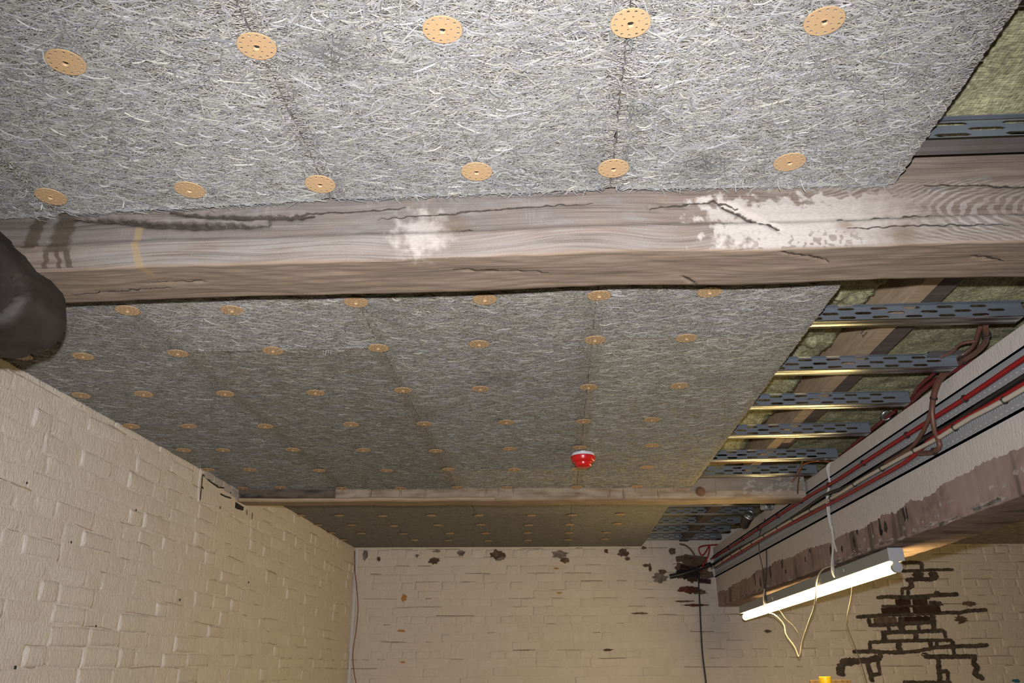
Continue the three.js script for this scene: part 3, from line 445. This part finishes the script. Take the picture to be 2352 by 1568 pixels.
// ------------------------------------------------------------------ above the missing boards: joists, insulation, steel channels
function batt(x0, x1, z0, z1, h, label, sag) {
  const nu = Math.round((x1 - x0) / 0.018), nv = Math.round((z0 - z1) / 0.022);
  const g = gridGeo(nu, nv, (a, b) => { const x = mix(x0, x1, a), z = mix(z0, z1, b), e = Math.min(a, 1 - a) < 0.01 ? 0.05 : 0; return [x, EYE + h + e + sag * (0.9 * fbm(x * 5, z * 5, 4) + 0.35 * N2(x * 26, z * 26)) + 0.002 * N2(x * 90, z * 90), z]; }, (a, b) => [mix(x0, x1, a) * 2.2, mix(z0, z1, b) * 2.2]);
  const top = box(x0, x1, EYE + h + 0.06, EYE + h + 0.12, z1, z0), t = thing('insulation_batt', label, 'insulation');
  mesh('wool_face', g, woolMat, t); mesh('wool_body', top, woolMat, t); rebase(t);
}
batt(0.62, 1.0, -1.74, -4.3, 1.05, 'torn green mineral wool between the boards and the pale new joist', 0.03);
batt(1.122, 1.62, -1.74, -4.3, 1.03, 'flat green mineral wool between the old dark joist and the plastered beam', 0.012);
batt(0.62, 1.62, 0.5, -1.5, 1.04, 'green woven-faced mineral wool over the bay in front of the limewashed beam', 0.01);
batt(0.62, 1.62, -4.52, -6.85, 1.06, 'dim green mineral wool over the last bay by the back wall', 0.015);
{
  const j = thing('joist', 'pale new softwood joist above the steel channels', 'joist'); mesh('timber', box(1.006, 1.052, EYE + 0.96, EYE + 1.2, -4.33, -1.71), newWood, j);
  const ink = std({ color: lin(0.03, 0.025, 0.02) }), bars = []; const q = rng(6);
  for (let r = 0; r < 3; r++) for (let k = 0; k < 5; k++) if (q() < 0.8) bars.push(box(1.0045, 1.006, EYE + 0.985 + r * 0.016, EYE + 0.985 + r * 0.016 + 0.003 + 0.006 * q(), -2.47 - k * 0.011 - 0.004, -2.47 - k * 0.011));
  mesh('ink_stamp', mergeGeometries(bars), ink, j).userData.label = 'small black grading stamp on the side of the joist'; mesh('packer', box(1.052, 1.085, EYE + 0.956, EYE + 0.9715, -3.72, -3.64), newWood, j); rebase(j);
  const o = thing('joist', 'old dark joist beside the pale new one', 'joist'); mesh('timber', box(1.062, 1.12, EYE + 0.972, EYE + 1.2, -4.33, -1.71), oldWood, o); rebase(o);
  rebase(tag(mesh('joist', box(1.02, 1.09, EYE + 0.97, EYE + 1.035, -6.9, -4.5), oldWood), 'dark joist over the last bay by the back wall', 'joist'));
}
{
  const X0 = 0.66, X1 = 1.335, L = X1 - X0, proto = new THREE.Group();
  const sh = new THREE.Shape([[0, 0], [L, 0], [L, 0.042], [0, 0.042]].map((p) => new THREE.Vector2(...p)));
  for (let r = 0; r < 3; r++) for (let k = 0; k < 9; k++) { const a = 0.008 + k * 0.092 + (r % 2 ? 0.046 : 0) - 0.03, y = 0.0065 + r * 0.014, b = a + 0.05; if (a > 0.004 && b < L - 0.004) sh.holes.push(new THREE.Path([[a, y], [a + 0.007, y - 0.0041], [b - 0.007, y - 0.0041], [b, y], [b - 0.007, y + 0.0041], [a + 0.007, y + 0.0041]].map((p) => new THREE.Vector2(...p)))); }
  const web = new THREE.ExtrudeGeometry(sh, { depth: 0.0008, bevelEnabled: false }); web.rotateX(-0.12); mesh('web', web, webMetal, proto);
  const face = new THREE.Shape(); face.moveTo(0.0008, 0); for (const [z, y] of [[-0.004, -0.0016], [-0.012, 0], [-0.028, -0.0012], [-0.044, 0], [-0.054, -0.0016], [-0.059, 0.001], [-0.059, 0.006], [-0.058, 0.006], [-0.058, 0.002], [-0.054, -0.0004], [-0.044, 0.0012], [-0.012, 0.0012]]) face.lineTo(z, y); face.closePath();
  const fg = new THREE.ExtrudeGeometry(face, { depth: L, bevelEnabled: false }); fg.rotateY(-Math.PI / 2); fg.translate(L, 0, 0);
  // after the turns the profile's first axis lies along z and the sweep along x
  mesh('face', fg, channelMetal, proto);
  mesh('flange', box(0, L, 0.0405, 0.0415, 0, 0.013), webMetal, proto);
  const names = ['hidden mostly behind the limewashed beam', 'first clear of the limewashed beam', 'second beyond the limewashed beam', 'third beyond the limewashed beam', 'fourth beyond the limewashed beam', 'fifth beyond the limewashed beam', 'last before the streaked far beam'];
  const place = (z, h, label, turn = 0) => { const c = proto.clone(); c.name = numbered('ceiling_channel'); scene.add(c); c.position.set(X0, EYE + h, z); c.rotation.y = turn; tag(c, label, 'channel', 'slotted steel channels'); return c; };
  [-1.868, -2.194, -2.609, -3.002, -3.419, -3.852, -4.184].forEach((z, i) => place(z, H2 + 0.026, 'slotted steel ceiling channel, ' + names[i]));
  [[-0.995, 'slotted steel ceiling channel at the very top corner above the first bay'], [-1.4, 'slotted steel ceiling channel against the front of the limewashed beam']].forEach(([z, l]) => { const c = place(z, H1 + 0.026, l); c.scale.x = 1.5; });
  [[-4.75, 'just behind the streaked far beam'], [-5.26, 'first clear of the streaked far beam'], [-5.57, 'second in the last bay'], [-5.97, 'third in the last bay'], [-6.34, 'fourth in the last bay'], [-6.7, 'last, against the back wall']].forEach(([z, n]) => place(z, H3 + 0.026, 'slotted steel ceiling channel, ' + n, 0.06));
  // offcut lying by the beam
  const off = thing('channel_offcut', 'short steel offcut beside the plastered beam near the cable bundle', 'offcut'); mesh('plate', box(1.24, 1.37, EYE + 0.945, EYE + 0.962, -2.62, -2.585), metal, off); rebase(off);
}

// ------------------------------------------------------------------ plastered beam, cable trays
const bx = (z) => 1.38 + 0.016 * (z + 2.3);           // its near face
const beamTurn = Math.atan(0.016);
{
  const g = thing('plastered_beam', 'deep plastered beam, cream above and bare brown below, running to the back wall', 'beam');
  g.position.set(bx(0), EYE, 0); g.rotation.y = beamTurn;
  const Z0 = 2.95, Z1 = -7.05, top = 0.925, bot = 0.468, wd = 0.245;
  const bare = tex(1024, 256, (u, v) => { const z = u * 10, h = v, a = fbm(z * 1.3, h * 2, 4), st = N2(z * 26, h * 1.4), f = fbm(z * 16, h * 18, 3); const k = 0.9 + 0.28 * a + 0.12 * st + 0.25 * f; const c = mix3([0.33 * k, 0.23 * k, 0.2 * k], [0.13, 0.1, 0.08], sm(0.35, 0.7, N2(z * 4 + 3, h * 2) + 0.3 * st)); return mix3(c, [0.42, 0.32, 0.28], sm(0.3, 0.7, N2(z * 1.2 + 40, h + 2)) * 0.5).map(toS); });
  const bareMat = std({ map: bare, bumpMap: bare, bumpScale: 0.003, roughness: 0.85 });
  // body: swept section with a slightly broken lower arris
  const P = [[0, top], [0, 0.7], [0, 0.56], [0, bot + 0.006], [0.006, bot], [0.12, bot], [wd - 0.006, bot], [wd, bot + 0.006], [wd, top]];
  const len = [0]; for (let i = 1; i < P.length; i++) len.push(len[i - 1] + Math.hypot(P[i][0] - P[i - 1][0], P[i][1] - P[i - 1][1]));
  mesh('body', gridGeo(420, P.length - 1, (a, b) => { const i = Math.round(b * (P.length - 1)), z = mix(Z0, Z1, a), [x, h] = P[i]; const n = i > 2 && i < 8 ? 0.006 * fbm(z * 5, i, 4) : 0; return [x + n, h + n, z]; }, (a, b) => { const i = Math.round(b * (P.length - 1)); return [mix(Z0, Z1, a) / 10, len[i]]; }), bareMat, g);
  mesh('body_top', box(0, wd, top - 0.02, top, Z1, Z0), bareMat, g);
  // the coat of cream paint left on the upper face, ragged below
  const q = rng(12), pts = []; const n = 700, edge = (z) => 0.585 + 0.012 * Math.sin(z * 2.1) + 0.02 * fbm(z * 3, 7, 4) + 0.006 * N2(z * 40, 2) + 0.01 * sm(-5, -2.4, z);
  for (let i = 0; i <= n; i++) { const z = mix(Z0, Z1, i / n); pts.push([-z, edge(z)]); } pts.push([-Z1, top + 0.001], [-Z0, top + 0.001]);
  const pg = poly(pts, 0.0025); pg.rotateY(Math.PI / 2); // shape x (= -z) to the room's z, depth to +x
  pg.translate(-0.0025, 0, 0);
  const cream = std({ map: paintMap, bumpMap: paintBump, bumpScale: 0.002, roughness: 0.8, color: lin(0.74, 0.72, 0.72) });
  mesh('paint_coat', pg, cream, g);
  const pale = std({ color: lin(0.5, 0.42, 0.38), map: roughMap }), dk = std({ color: lin(0.06, 0.045, 0.04), map: roughMap }), bl = [], dkb = [];
  for (let i = 0; i < 26; i++) bl.push(poly(blob(2.4 + 2.8 * q() * q(), 0.485 + 0.1 * q() * q(), 0.006 + 0.03 * q() * q(), 0.003 + 0.007 * q(), q, 12), 0.0015));
  for (let i = 0; i < 60; i++) { const z = 2.45 + 4 * q(); bl.push(poly(blob(z, 0.472 + 0.012 * q(), 0.02 + 0.05 * q(), 0.003 + 0.006 * q() * (z < 3 ? 2 : 1), q, 14), 0.0015)); }
  for (let i = 0; i < 18; i++) dkb.push(poly(blob(3.2 + 2.6 * q(), 0.52 + 0.06 * q(), 0.006 + 0.012 * q(), 0.01 + 0.03 * q(), q, 12), 0.0015));
  for (const [list, m, nm] of [[bl, pale, 'paint_fleck'], [dkb, dk, 'dark_stain']]) { const k = mergeGeometries(list); k.rotateY(Math.PI / 2); k.translate(-0.002, 0, 0); mesh(nm, k, m, g).userData.kind = 'stuff'; }
}
function cableTray(label, h0, h1, seed) {
  const g = thing('cable_tray', label, 'cable tray', 'perforated trays on the plastered beam'); g.position.set(bx(0), EYE, 0); g.rotation.y = beamTurn;
  const w = h1 - h0, M = 0.32, sh = new THREE.Shape([[0, 0], [M, 0], [M, w], [0, w]].map((p) => new THREE.Vector2(...p)));
  const slot = (x, y, a, b) => sh.holes.push(new THREE.Path([[x, y], [x + a, y], [x + a, y + b], [x, y + b]].map((p) => new THREE.Vector2(...p))));
  for (let i = 0; i < 20; i++) { slot(0.004 + i * 0.016, w * 0.52, 0.0035, 0.017); if (i % 2 === 0) { slot(0.003 + i * 0.016, w * 0.28, 0.011, 0.0045); slot(0.01 + i * 0.016, w * 0.12, 0.011, 0.003); } }
  const mod = new THREE.ExtrudeGeometry(sh, { depth: 0.001, bevelEnabled: false }), ms = []; for (let k = 0; k < 28; k++) { const c = mod.clone(); c.translate(-1.9 + k * M, 0, 0); ms.push(c); }
  const pl = mergeGeometries(ms); pl.rotateY(Math.PI / 2); pl.translate(-0.0055, h0, 0); mesh('tray_bed', pl, trayMetal, g);
  const lip = (y, t, nm) => { const b = new THREE.Shape([[0, 0], [0.008, 0], [0.008, t], [0.0068, t], [0.0068, 0.0012], [0, 0.0012]].map((p) => new THREE.Vector2(...p))); const e = new THREE.ExtrudeGeometry(b, { depth: 8.96, bevelEnabled: false }); e.rotateY(0); e.scale(-1, t < 0 ? 1 : 1, 1); e.translate(-0.0045, y, -7.06); return mesh(nm, e, trayMetal, g); };
  lip(h1, -0.006, 'side_lip'); lip(h0, 0.006, 'side_lip');
  const standoff = []; for (let k = 0; k < 7; k++) standoff.push(box(-0.0045, 0, h0 + 0.01, h0 + 0.02, -1.5 - k * 0.85, -1.47 - k * 0.85)); mesh('standoff', mergeGeometries(standoff), trayMetal, g).userData.kind = 'stuff';
}
cableTray('perforated grey steel cable tray, the upper one, under the red cable', 0.782, 0.862, 1);
cableTray('perforated grey steel cable tray, the lower one, under the bundled white and red cables', 0.694, 0.768, 2);

// ------------------------------------------------------------------ cables and pipes (metres; heights from the eye)
const plastic = (r, g, b, ro = 0.45) => std({ color: lin(r, g, b), roughness: ro });
const RED = plastic(0.3, 0.01, 0.013), BLACK = plastic(0.018, 0.017, 0.018), WHITE = plastic(0.56, 0.5, 0.42), BROWN = plastic(0.13, 0.06, 0.042), COPPER = std({ color: lin(0.7, 0.29, 0.13), metalness: 1, roughness: 0.3 }), MAROON = plastic(0.14, 0.014, 0.02);
function tieGeo(p, r) { const g = new THREE.TorusGeometry(r, 0.0022, 6, 14); g.translate(p[0], EYE + p[1], p[2]); return g; }
function cable(name, label, pts, r, mat, ties = 0, cat = 'cable') {
  const P = pts.map((p) => p.slice());
  if (!ties) return rebase(tag(mesh(name, tubeGeo(P, r), mat), label, cat));
  const g = thing(name, label, cat); mesh('sheath', tubeGeo(P, r), mat, g);
  const c = new THREE.CatmullRomCurve3(P.map((p) => V(p[0], EYE + p[1], p[2])), false, 'centripetal');
  for (let i = 0; i < ties; i++) { const u = (i + 0.5) / ties, a = c.getPointAt(u), t = c.getTangentAt(u), k = new THREE.TorusGeometry(r + 0.002, 0.0026, 6, 14); k.applyQuaternion(new THREE.Quaternion().setFromUnitVectors(V(0, 0, 1), t)); k.translate(a.x, a.y, a.z); mesh('cable_tie', k, BLACK, g); const tail = box(a.x - 0.014, a.x - r, a.y - 0.002, a.y + 0.002, a.z - 0.001, a.z + 0.001); mesh('tie_tail', tail, BLACK, g); }
  return rebase(g);
}
const ext = (P, dz) => { const a = P[0], b = P[1], k = dz / (a[2] - b[2]); return [[a[0] + (a[0] - b[0]) * k, a[1], a[2] + dz], ...P]; };
cable('cable', 'thick red cable clipped along the upper tray', ext([[1.352, .818, -2.293], [1.348, .814, -2.578], [1.343, .815, -2.843], [1.335, .818, -3.361], [1.326, .818, -3.928], [1.321, .826, -4.236], [1.307, .831, -5.109], [1.29, .829, -6.15], [1.277, .838, -6.98]], 0.8), 0.0085, RED, 12);
cable('cable', 'black cable along the top edge of the lower tray', ext([[1.352, .771, -2.313], [1.349, .769, -2.504], [1.346, .762, -2.703], [1.34, .769, -3.064], [1.329, .762, -3.755], [1.324, .785, -4.066], [1.316, .775, -4.522], [1.305, .773, -5.257], [1.291, .79, -6.112], [1.275, .79, -6.98]], 0.8), 0.0085, BLACK);
cable('cable', 'thinner red cable snaking along the lower tray', ext([[1.35, .751, -2.322], [1.347, .75, -2.512], [1.343, .755, -2.891], [1.339, .729, -3.082], [1.333, .728, -3.501], [1.322, .736, -4.163], [1.316, .743, -4.537], [1.306, .757, -5.148], [1.291, .755, -6.132], [1.277, .77, -6.98]], 0.8), 0.008, RED);
cable('cable', 'white cable tied in black bands along the lower tray', ext([[1.344, .737, -2.436], [1.341, .743, -2.635], [1.337, .739, -2.846], [1.333, .745, -3.099], [1.324, .753, -3.679], [1.323, .75, -3.759], [1.306, .761, -4.789], [1.285, .77, -6.142], [1.272, .762, -6.98]], 0.5), 0.008, WHITE, 16);
cable('pipe', 'brown pipe dropping over the plastered beam and curling across both trays', [[1.302, .99, -2.3], [1.302, .95, -2.338], [1.344, .936, -2.431], [1.361, .935, -2.544], [1.35, .935, -2.661], [1.338, .915, -2.763], [1.335, .868, -2.825], [1.334, .829, -2.849], [1.334, .765, -2.857], [1.334, .712, -2.843], [1.334, .703, -2.892], [1.332, .724, -3.003]], 0.009, BROWN, 4, 'pipe');
cable('pipe', 'second brown pipe splitting from the curling one onto the lower tray', [[1.315, 1.0, -2.34], [1.318, .965, -2.4], [1.35, .95, -2.53], [1.345, .95, -2.66], [1.336, .92, -2.77], [1.334, .887, -2.816], [1.333, .836, -2.857], [1.332, .793, -2.929], [1.33, .763, -3.027], [1.329, .757, -3.133], [1.326, .757, -3.301]], 0.0075, BROWN, 0, 'pipe');
cable('cable', 'dull red cable lying on top of the plastered beam', [[1.5, .936, -2.2], [1.43, .936, -2.4], [1.4, .937, -2.62], [1.36, .938, -2.755], [1.35, .938, -2.888], [1.36, .938, -3.017], [1.4, .938, -3.25]], 0.009, MAROON);
cable('cable', 'thin dark cable reaching from the channel ends to the plastered beam', [[1.29, .96, -2.6], [1.329, .95, -2.752], [1.336, .947, -2.917], [1.388, .942, -3.161]], 0.006, MAROON);
cable('cable', 'short brown cable bending over the second channel end', [[1.28, .945, -2.6], [1.303, .95, -2.564], [1.305, .955, -2.511], [1.34, .95, -2.468]], 0.005, BROWN);
cable('cable', 'second dull red cable in the gap over the plastered beam', [[1.36, .945, -3.2], [1.36, .94, -3.6], [1.37, .937, -3.9], [1.37, .936, -4.3]], 0.008, MAROON);
cable('pipe', 'straight copper pipe crossing under the joist near the streaked beam', [[.66, .93, -3.985], [.777, .93, -3.975], [.978, .93, -3.968], [1.07, .93, -3.957], [1.18, .93, -3.949], [1.215, .933, -3.95], [1.224, .955, -3.957]], 0.0055, COPPER, 0, 'pipe');
cable('pipe', 'bent copper pipe running down past the streaked beam to the plastered one', [[1.34, .92, -4.967], [1.286, .918, -4.55], [1.246, .92, -4.234], [1.222, .925, -4.039], [1.234, .925, -3.985], [1.272, .925, -3.952], [1.332, .925, -3.974]], 0.0045, COPPER, 0, 'pipe');
cable('cable', 'thin brown cable hanging beside the bent copper pipe', [[1.175, .93, -3.833], [1.205, .9, -4.02], [1.215, .86, -4.12], [1.24, .83, -4.24]], 0.004, BROWN);
cable('cable', 'loop of thin red wire at the cable hole in the back wall', [[1.375, .94, -6.88], [1.19, .925, -6.868], [1.166, .91, -6.866], [1.185, .852, -6.867], [1.219, .879, -6.87], [1.254, .93, -6.872], [1.238, .855, -6.871], [1.192, .77, -6.93], [1.19, .74, -6.99]], 0.006, RED);
cable('cable', 'brown wire arching out of the cable hole in the back wall', [[1.015, .945, -6.856], [1.066, .93, -6.859], [1.114, .88, -6.863], [1.137, .822, -6.884], [1.147, .743, -6.97]], 0.007, BROWN);
cable('cable', 'fat black taped cables entering the hole in the back wall', [[.93, .70, -6.962], [1.019, .716, -6.945], [1.11, .742, -6.945], [1.191, .77, -6.95], [1.255, .785, -6.9]], 0.02, BLACK);
cable('cord', 'thin black cord hanging down the back wall from the cable hole', [[1.163, .74, -6.97], [1.156, .66, -6.958], [1.15, .476, -6.957], [1.142, .28, -6.957], [1.138, .119, -6.957], [1.147, -.117, -6.957], [1.15, -.6, -6.957]], 0.0065, BLACK, 0, 'cord');
cable('cord', 'thin red-brown cord wandering down the corner of the painted walls', [[-1.614, .914, -6.785], [-1.601, .759, -6.782], [-1.584, .658, -6.782], [-1.559, .475, -6.784], [-1.564, .296, -6.784], [-1.578, .136, -6.783], [-1.559, -.005, -6.784], [-1.532, -.114, -6.786], [-1.53, -.5, -6.786]], 0.0038, plastic(0.2, 0.05, 0.035), 0, 'cord');

// two small fittings tucked against the plastered beam
function fitting(label, x, h, z, r, tilt, body, ring) {
  const g = thing('pipe_fitting', label, 'fitting'); const T = new THREE.Matrix4().makeTranslation(x, EYE + h, z).multiply(new THREE.Matrix4().makeRotationFromEuler(new THREE.Euler(Math.PI / 2 - 0.35, 0, tilt)));
  const lathe = (P) => new THREE.LatheGeometry(P.map((p) => new THREE.Vector2(p[0] * r, p[1] * r)), 24).applyMatrix4(T);
  mesh('body', lathe([[0, -4], [0.75, -4], [0.85, -3.8], [0.85, -1], [1, -0.8], [1, -0.1], [0.8, 0]]), body, g); mesh('ring', lathe([[0.98, -0.3], [1.04, -0.2], [1.02, 0.05], [0.78, 0.08], [0.74, -0.05]]), ring, g); mesh('cap', lathe([[0.76, -0.05], [0.45, 0.03], [0.4, 0.12], [0, 0.15]]), ring, g); return rebase(g);
}
fitting('round black fitting with a silver face under the streaked beam', 1.235, .905, -5.3, 0.034, -0.1, BLACK, metal);
{
  const g = thing('pipe_fitting', 'grey elbow fitting above the trays beside the round black one', 'fitting'), M = new THREE.Matrix4().makeRotationY(0.5).setPosition(1.3, EYE + 0.925, -5.12);
  mesh('body', new RoundedBoxGeometry(0.062, 0.05, 0.06, 3, 0.012).applyMatrix4(M), trayMetal, g);
  const elbow = new THREE.TorusGeometry(0.03, 0.02, 12, 16, Math.PI / 2); elbow.rotateX(Math.PI / 2); elbow.translate(-0.03, -0.008, 0.025); mesh('elbow', elbow.applyMatrix4(M), trayMetal, g);
  const nut = new THREE.CylinderGeometry(0.027, 0.027, 0.014, 6); nut.rotateX(Math.PI / 2); nut.translate(0.002, -0.006, 0.034); mesh('nut', nut.applyMatrix4(M), metalDull, g); rebase(g);
}
fitting('small chrome-ended fitting resting in the gap over the plastered beam', 1.36, .955, -3.3, 0.022, 0.7, BLACK, metal);

// ------------------------------------------------------------------ the hanging tube light
const A = V(1.408, EYE + 0.387, -3.577), B = V(1.305, EYE + 0.335, -6.072), AX = B.clone().sub(A).normalize(), LEN = A.distanceTo(B);
const lampQ = new THREE.Quaternion().setFromRotationMatrix((() => { const z = AX.clone().negate(), x = V(0, 1, 0).cross(z).normalize(), y = z.clone().cross(x); return new THREE.Matrix4().makeBasis(x, y, z); })());
const lamp = thing('batten_light', 'lit fluorescent tube on a grey batten hung by rope under the plastered beam', 'light');
lamp.position.copy(A).lerp(B, 0.5); lamp.quaternion.copy(lampQ);
{
  const steel = std({ color: lin(0.33, 0.34, 0.33), roughness: 0.5, metalness: 0.1 }), capM = std({ color: lin(0.42, 0.42, 0.44), roughness: 0.4 });
  const b = new RoundedBoxGeometry(0.062, 0.052, LEN + 0.02, 2, 0.003); b.translate(0, 0.05, 0); mesh('batten', b, steel, lamp);
  for (const s of [1, -1]) { const e = new RoundedBoxGeometry(0.064, 0.054, 0.004, 2, 0.0015); e.translate(0, 0.05, s * (LEN / 2 + 0.012)); mesh('end_plate', e, capM, lamp); }
  const tube = new THREE.CylinderGeometry(0.0205, 0.0205, LEN - 0.03, 16, 1); tube.rotateX(Math.PI / 2);
  mesh('tube', tube, new THREE.MeshStandardMaterial({ color: 0xffffff, emissive: lin(...TUBE_COLOR), emissiveIntensity: TUBE_GLOW, roughness: 0.4 }), lamp);
  for (const s of [1, -1]) {
    const c = new THREE.CylinderGeometry(0.0215, 0.0215, 0.02, 24); c.rotateX(Math.PI / 2); c.translate(0, 0, s * (LEN / 2 - 0.004));
    const neck = new RoundedBoxGeometry(0.022, 0.03, 0.018, 2, 0.003); neck.translate(0, 0.022, s * (LEN / 2 - 0.004));
    const h = mesh('lamp_holder', mergeGeometries([c.toNonIndexed(), neck.index ? neck.toNonIndexed() : neck].map((g) => { g.deleteAttribute('uv'); return g; })), capM, lamp);
  }
  for (const k of [0.3, -0.25]) { const s = new RoundedBoxGeometry(0.004, 0.014, 0.012, 1, 0.001); s.translate(-0.032, 0.052, k * LEN); mesh('catch', s, metal, lamp); }
  for (let k = 0; k < 6; k++) {
    const dir = [Math.cos(Math.PI * (k + 0.5) / 3), Math.sin(Math.PI * (k + 0.5) / 3)];
    const l = new THREE.RectAreaLight(lin(...TUBE_COLOR), TUBE_LIGHT, 0.0236, LEN - 0.05); l.name = 'tube_light';
    const d = V(dir[0], dir[1], 0); l.position.copy(d).multiplyScalar(0.0225);
    const z = d.clone().negate(), yv = V(0, 0, 1), xv = yv.clone().cross(z); l.quaternion.setFromRotationMatrix(new THREE.Matrix4().makeBasis(xv, yv, z)); lamp.add(l);
  }
}
{
  const ropeM = std({ color: lin(0.52, 0.5, 0.47), roughness: 0.9 }), g = thing('rope', 'white rope tied from the top of the plastered beam down to the tube light', 'rope');
  const main = [[1.4, .93, -4.02], [1.368, .934, -4.03], [1.344, .915, -4.03], [1.342, .87, -4.035], [1.338, .833, -4.043], [1.332, .774, -4.066], [1.338, .676, -4.106], [1.342, .576, -4.125], [1.346, .49, -4.178], [1.346, .43, -4.195], [1.346, .41, -4.2]];
  mesh('strand', tubeGeo(main, 0.0055), ropeM, g); mesh('strand', tubeGeo(main.map(([x, y, z], i) => [x - 0.004 + 0.006 * Math.sin(i * 2), y, z + 0.008]), 0.0055), ropeM, g).name = 'strand_001';
  mesh('tail', tubeGeo([[1.34, .64, -4.104], [1.338, .61, -4.1], [1.334, .565, -4.09], [1.332, .515, -4.061]], 0.0055), ropeM, g); rebase(g);
  cable('string', 'thin dark string looping from the trays to the far end of the tube light', [[1.313, .868, -5.245], [1.302, .77, -5.41], [1.305, .684, -5.45], [1.312, .55, -5.43], [1.296, .47, -5.4], [1.295, .36, -5.42]], 0.003, plastic(0.06, 0.05, 0.045), 0, 'string');
  cable('string', 'straight dark string holding the far end of the tube light', [[1.326, .698, -5.35], [1.318, .56, -5.38], [1.299, .46, -5.383], [1.298, .37, -5.39]], 0.0035, BLACK, 0, 'string');
  cable('cord', 'white flex sagging in a loop below the tube light', [[1.292, .46, -5.377], [1.29, .385, -5.43], [1.305, .325, -5.42], [1.329, .308, -5.352], [1.385, .25, -5.378], [1.387, .195, -5.367], [1.427, .123, -5.355], [1.439, .07, -5.344], [1.438, .074, -5.31], [1.445, .138, -5.264], [1.44, .251, -5.04], [1.39, .299, -4.75], [1.333, .35, -4.48], [1.332, .41, -4.44], [1.336, .456, -4.349], [1.345, .465, -4.231], [1.345, .462, -4.146]], 0.004, WHITE, 0, 'cord');
  cable('cord', 'very thin dark cord trailing down from the middle of the tube light', [[1.372, .462, -4.128], [1.41, .4, -4.15], [1.46, .381, -4.3], [1.485, .337, -4.409], [1.462, .241, -4.446], [1.461, .204, -4.461], [1.498, .101, -4.504], [1.535, -.002, -4.547], [1.556, -.083, -4.58], [1.56, -.4, -4.58]], 0.0024, plastic(0.1, 0.085, 0.07), 0, 'cord');
  cable('cord', 'frayed pale wire end poking out under the far half of the tube light', [[1.3, .4, -5.25], [1.335, .335, -5.3], [1.363, .33, -5.345], [1.396, .285, -5.364], [1.442, .245, -5.382], [1.47, .205, -5.4]], 0.0016, WHITE, 0, 'cord');
}

// ------------------------------------------------------------------ fire sounder on the ceiling
{
  const g = thing('fire_sounder', 'red domed fire alarm sounder on a white base under the ceiling boards', 'alarm'); g.position.set(0.138, EYE + H2 - 0.006, -3.575);
  const lathe = (P) => new THREE.LatheGeometry(P.map((p) => new THREE.Vector2(...p)), 40);
  mesh('base', lathe([[0, 0.006], [0.046, 0.006], [0.05, 0.002], [0.051, -0.006], [0.049, -0.0105], [0, -0.0105]]), std({ color: lin(0.68, 0.7, 0.75), roughness: 0.4 }), g);
  mesh('sounder', lathe([[0.048, -0.008], [0.053, -0.0105], [0.0545, -0.013], [0.053, -0.017], [0.051, -0.028], [0.047, -0.0345], [0.039, -0.037], [0.0375, -0.04], [0.0365, -0.047], [0.034, -0.053], [0.028, -0.057], [0.014, -0.0595], [0, -0.06]]), std({ color: lin(0.62, 0.014, 0.012), roughness: 0.28 }), g);
  const clip = new RoundedBoxGeometry(0.02, 0.012, 0.008, 2, 0.002); clip.translate(-0.002, -0.001, 0.049); mesh('clip', clip, std({ color: lin(0.68, 0.7, 0.75), roughness: 0.4 }), g);
}

// ------------------------------------------------------------------ at the lower edge: chipboard panel and a yellow-capped bottle
{
  const chip = std({ map: tex(256, 256, (u, v) => { const a = fbm(u * 30, v * 18, 3), b = N2(u * 60, v * 60); return mix3([0.13, 0.075, 0.03], [0.32, 0.2, 0.1], clamp(0.5 + 0.6 * a + 0.25 * b)).map(toS); }), roughness: 0.85 });
  const p = thing('chipboard_panel', 'brown chipboard panel standing behind the yellow-capped bottle', 'board'); const g = new RoundedBoxGeometry(0.22, EYE - 0.056, 0.02, 1, 0.003); g.translate(1.5, (EYE - 0.056) / 2, -5.0); metreUV(g); mesh('panel', g, chip, p); mesh('foot_block', box(1.4, 1.6, 0, 0.1, -5.2, -5.01), chip, p); rebase(p);
  const s = thing('wooden_stand', 'brown wooden stand under the yellow-capped bottle', 'stand'); mesh('top', box(1.36, 1.58, EYE - 0.33, EYE - 0.3, -4.98, -4.76), newWood, s); for (const [x, z] of [[1.37, -4.97], [1.54, -4.97], [1.37, -4.8], [1.54, -4.8]]) part('leg', box(x, x + 0.03, 0, EYE - 0.33, z, z + 0.03), newWood, s); rebase(s);
  const b = thing('bottle', 'bottle with a bright yellow screw cap at the lower edge', 'bottle'); b.position.set(1.446, EYE - 0.3, -4.9);
  mesh('body', new THREE.LatheGeometry([[0, 0], [0.045, 0], [0.048, 0.006], [0.048, 0.18], [0.03, 0.215], [0.026, 0.225], [0, 0.225]].map((v) => new THREE.Vector2(...v)), 28), plastic(0.5, 0.45, 0.3), b);
  mesh('cap', new THREE.LatheGeometry([[0, 0.262], [0.029, 0.262], [0.0315, 0.259], [0.032, 0.222], [0.027, 0.221]].map((v) => new THREE.Vector2(...v)), 28), plastic(0.75, 0.5, 0.01, 0.4), b);
  part('blue_paint', poly(blob(5.2, -0.095, 0.03, 0.012, rng(3)), 0.002, 0.005), plastic(0.03, 0.14, 0.25), wallB);
}
renderer.render(scene, camera);
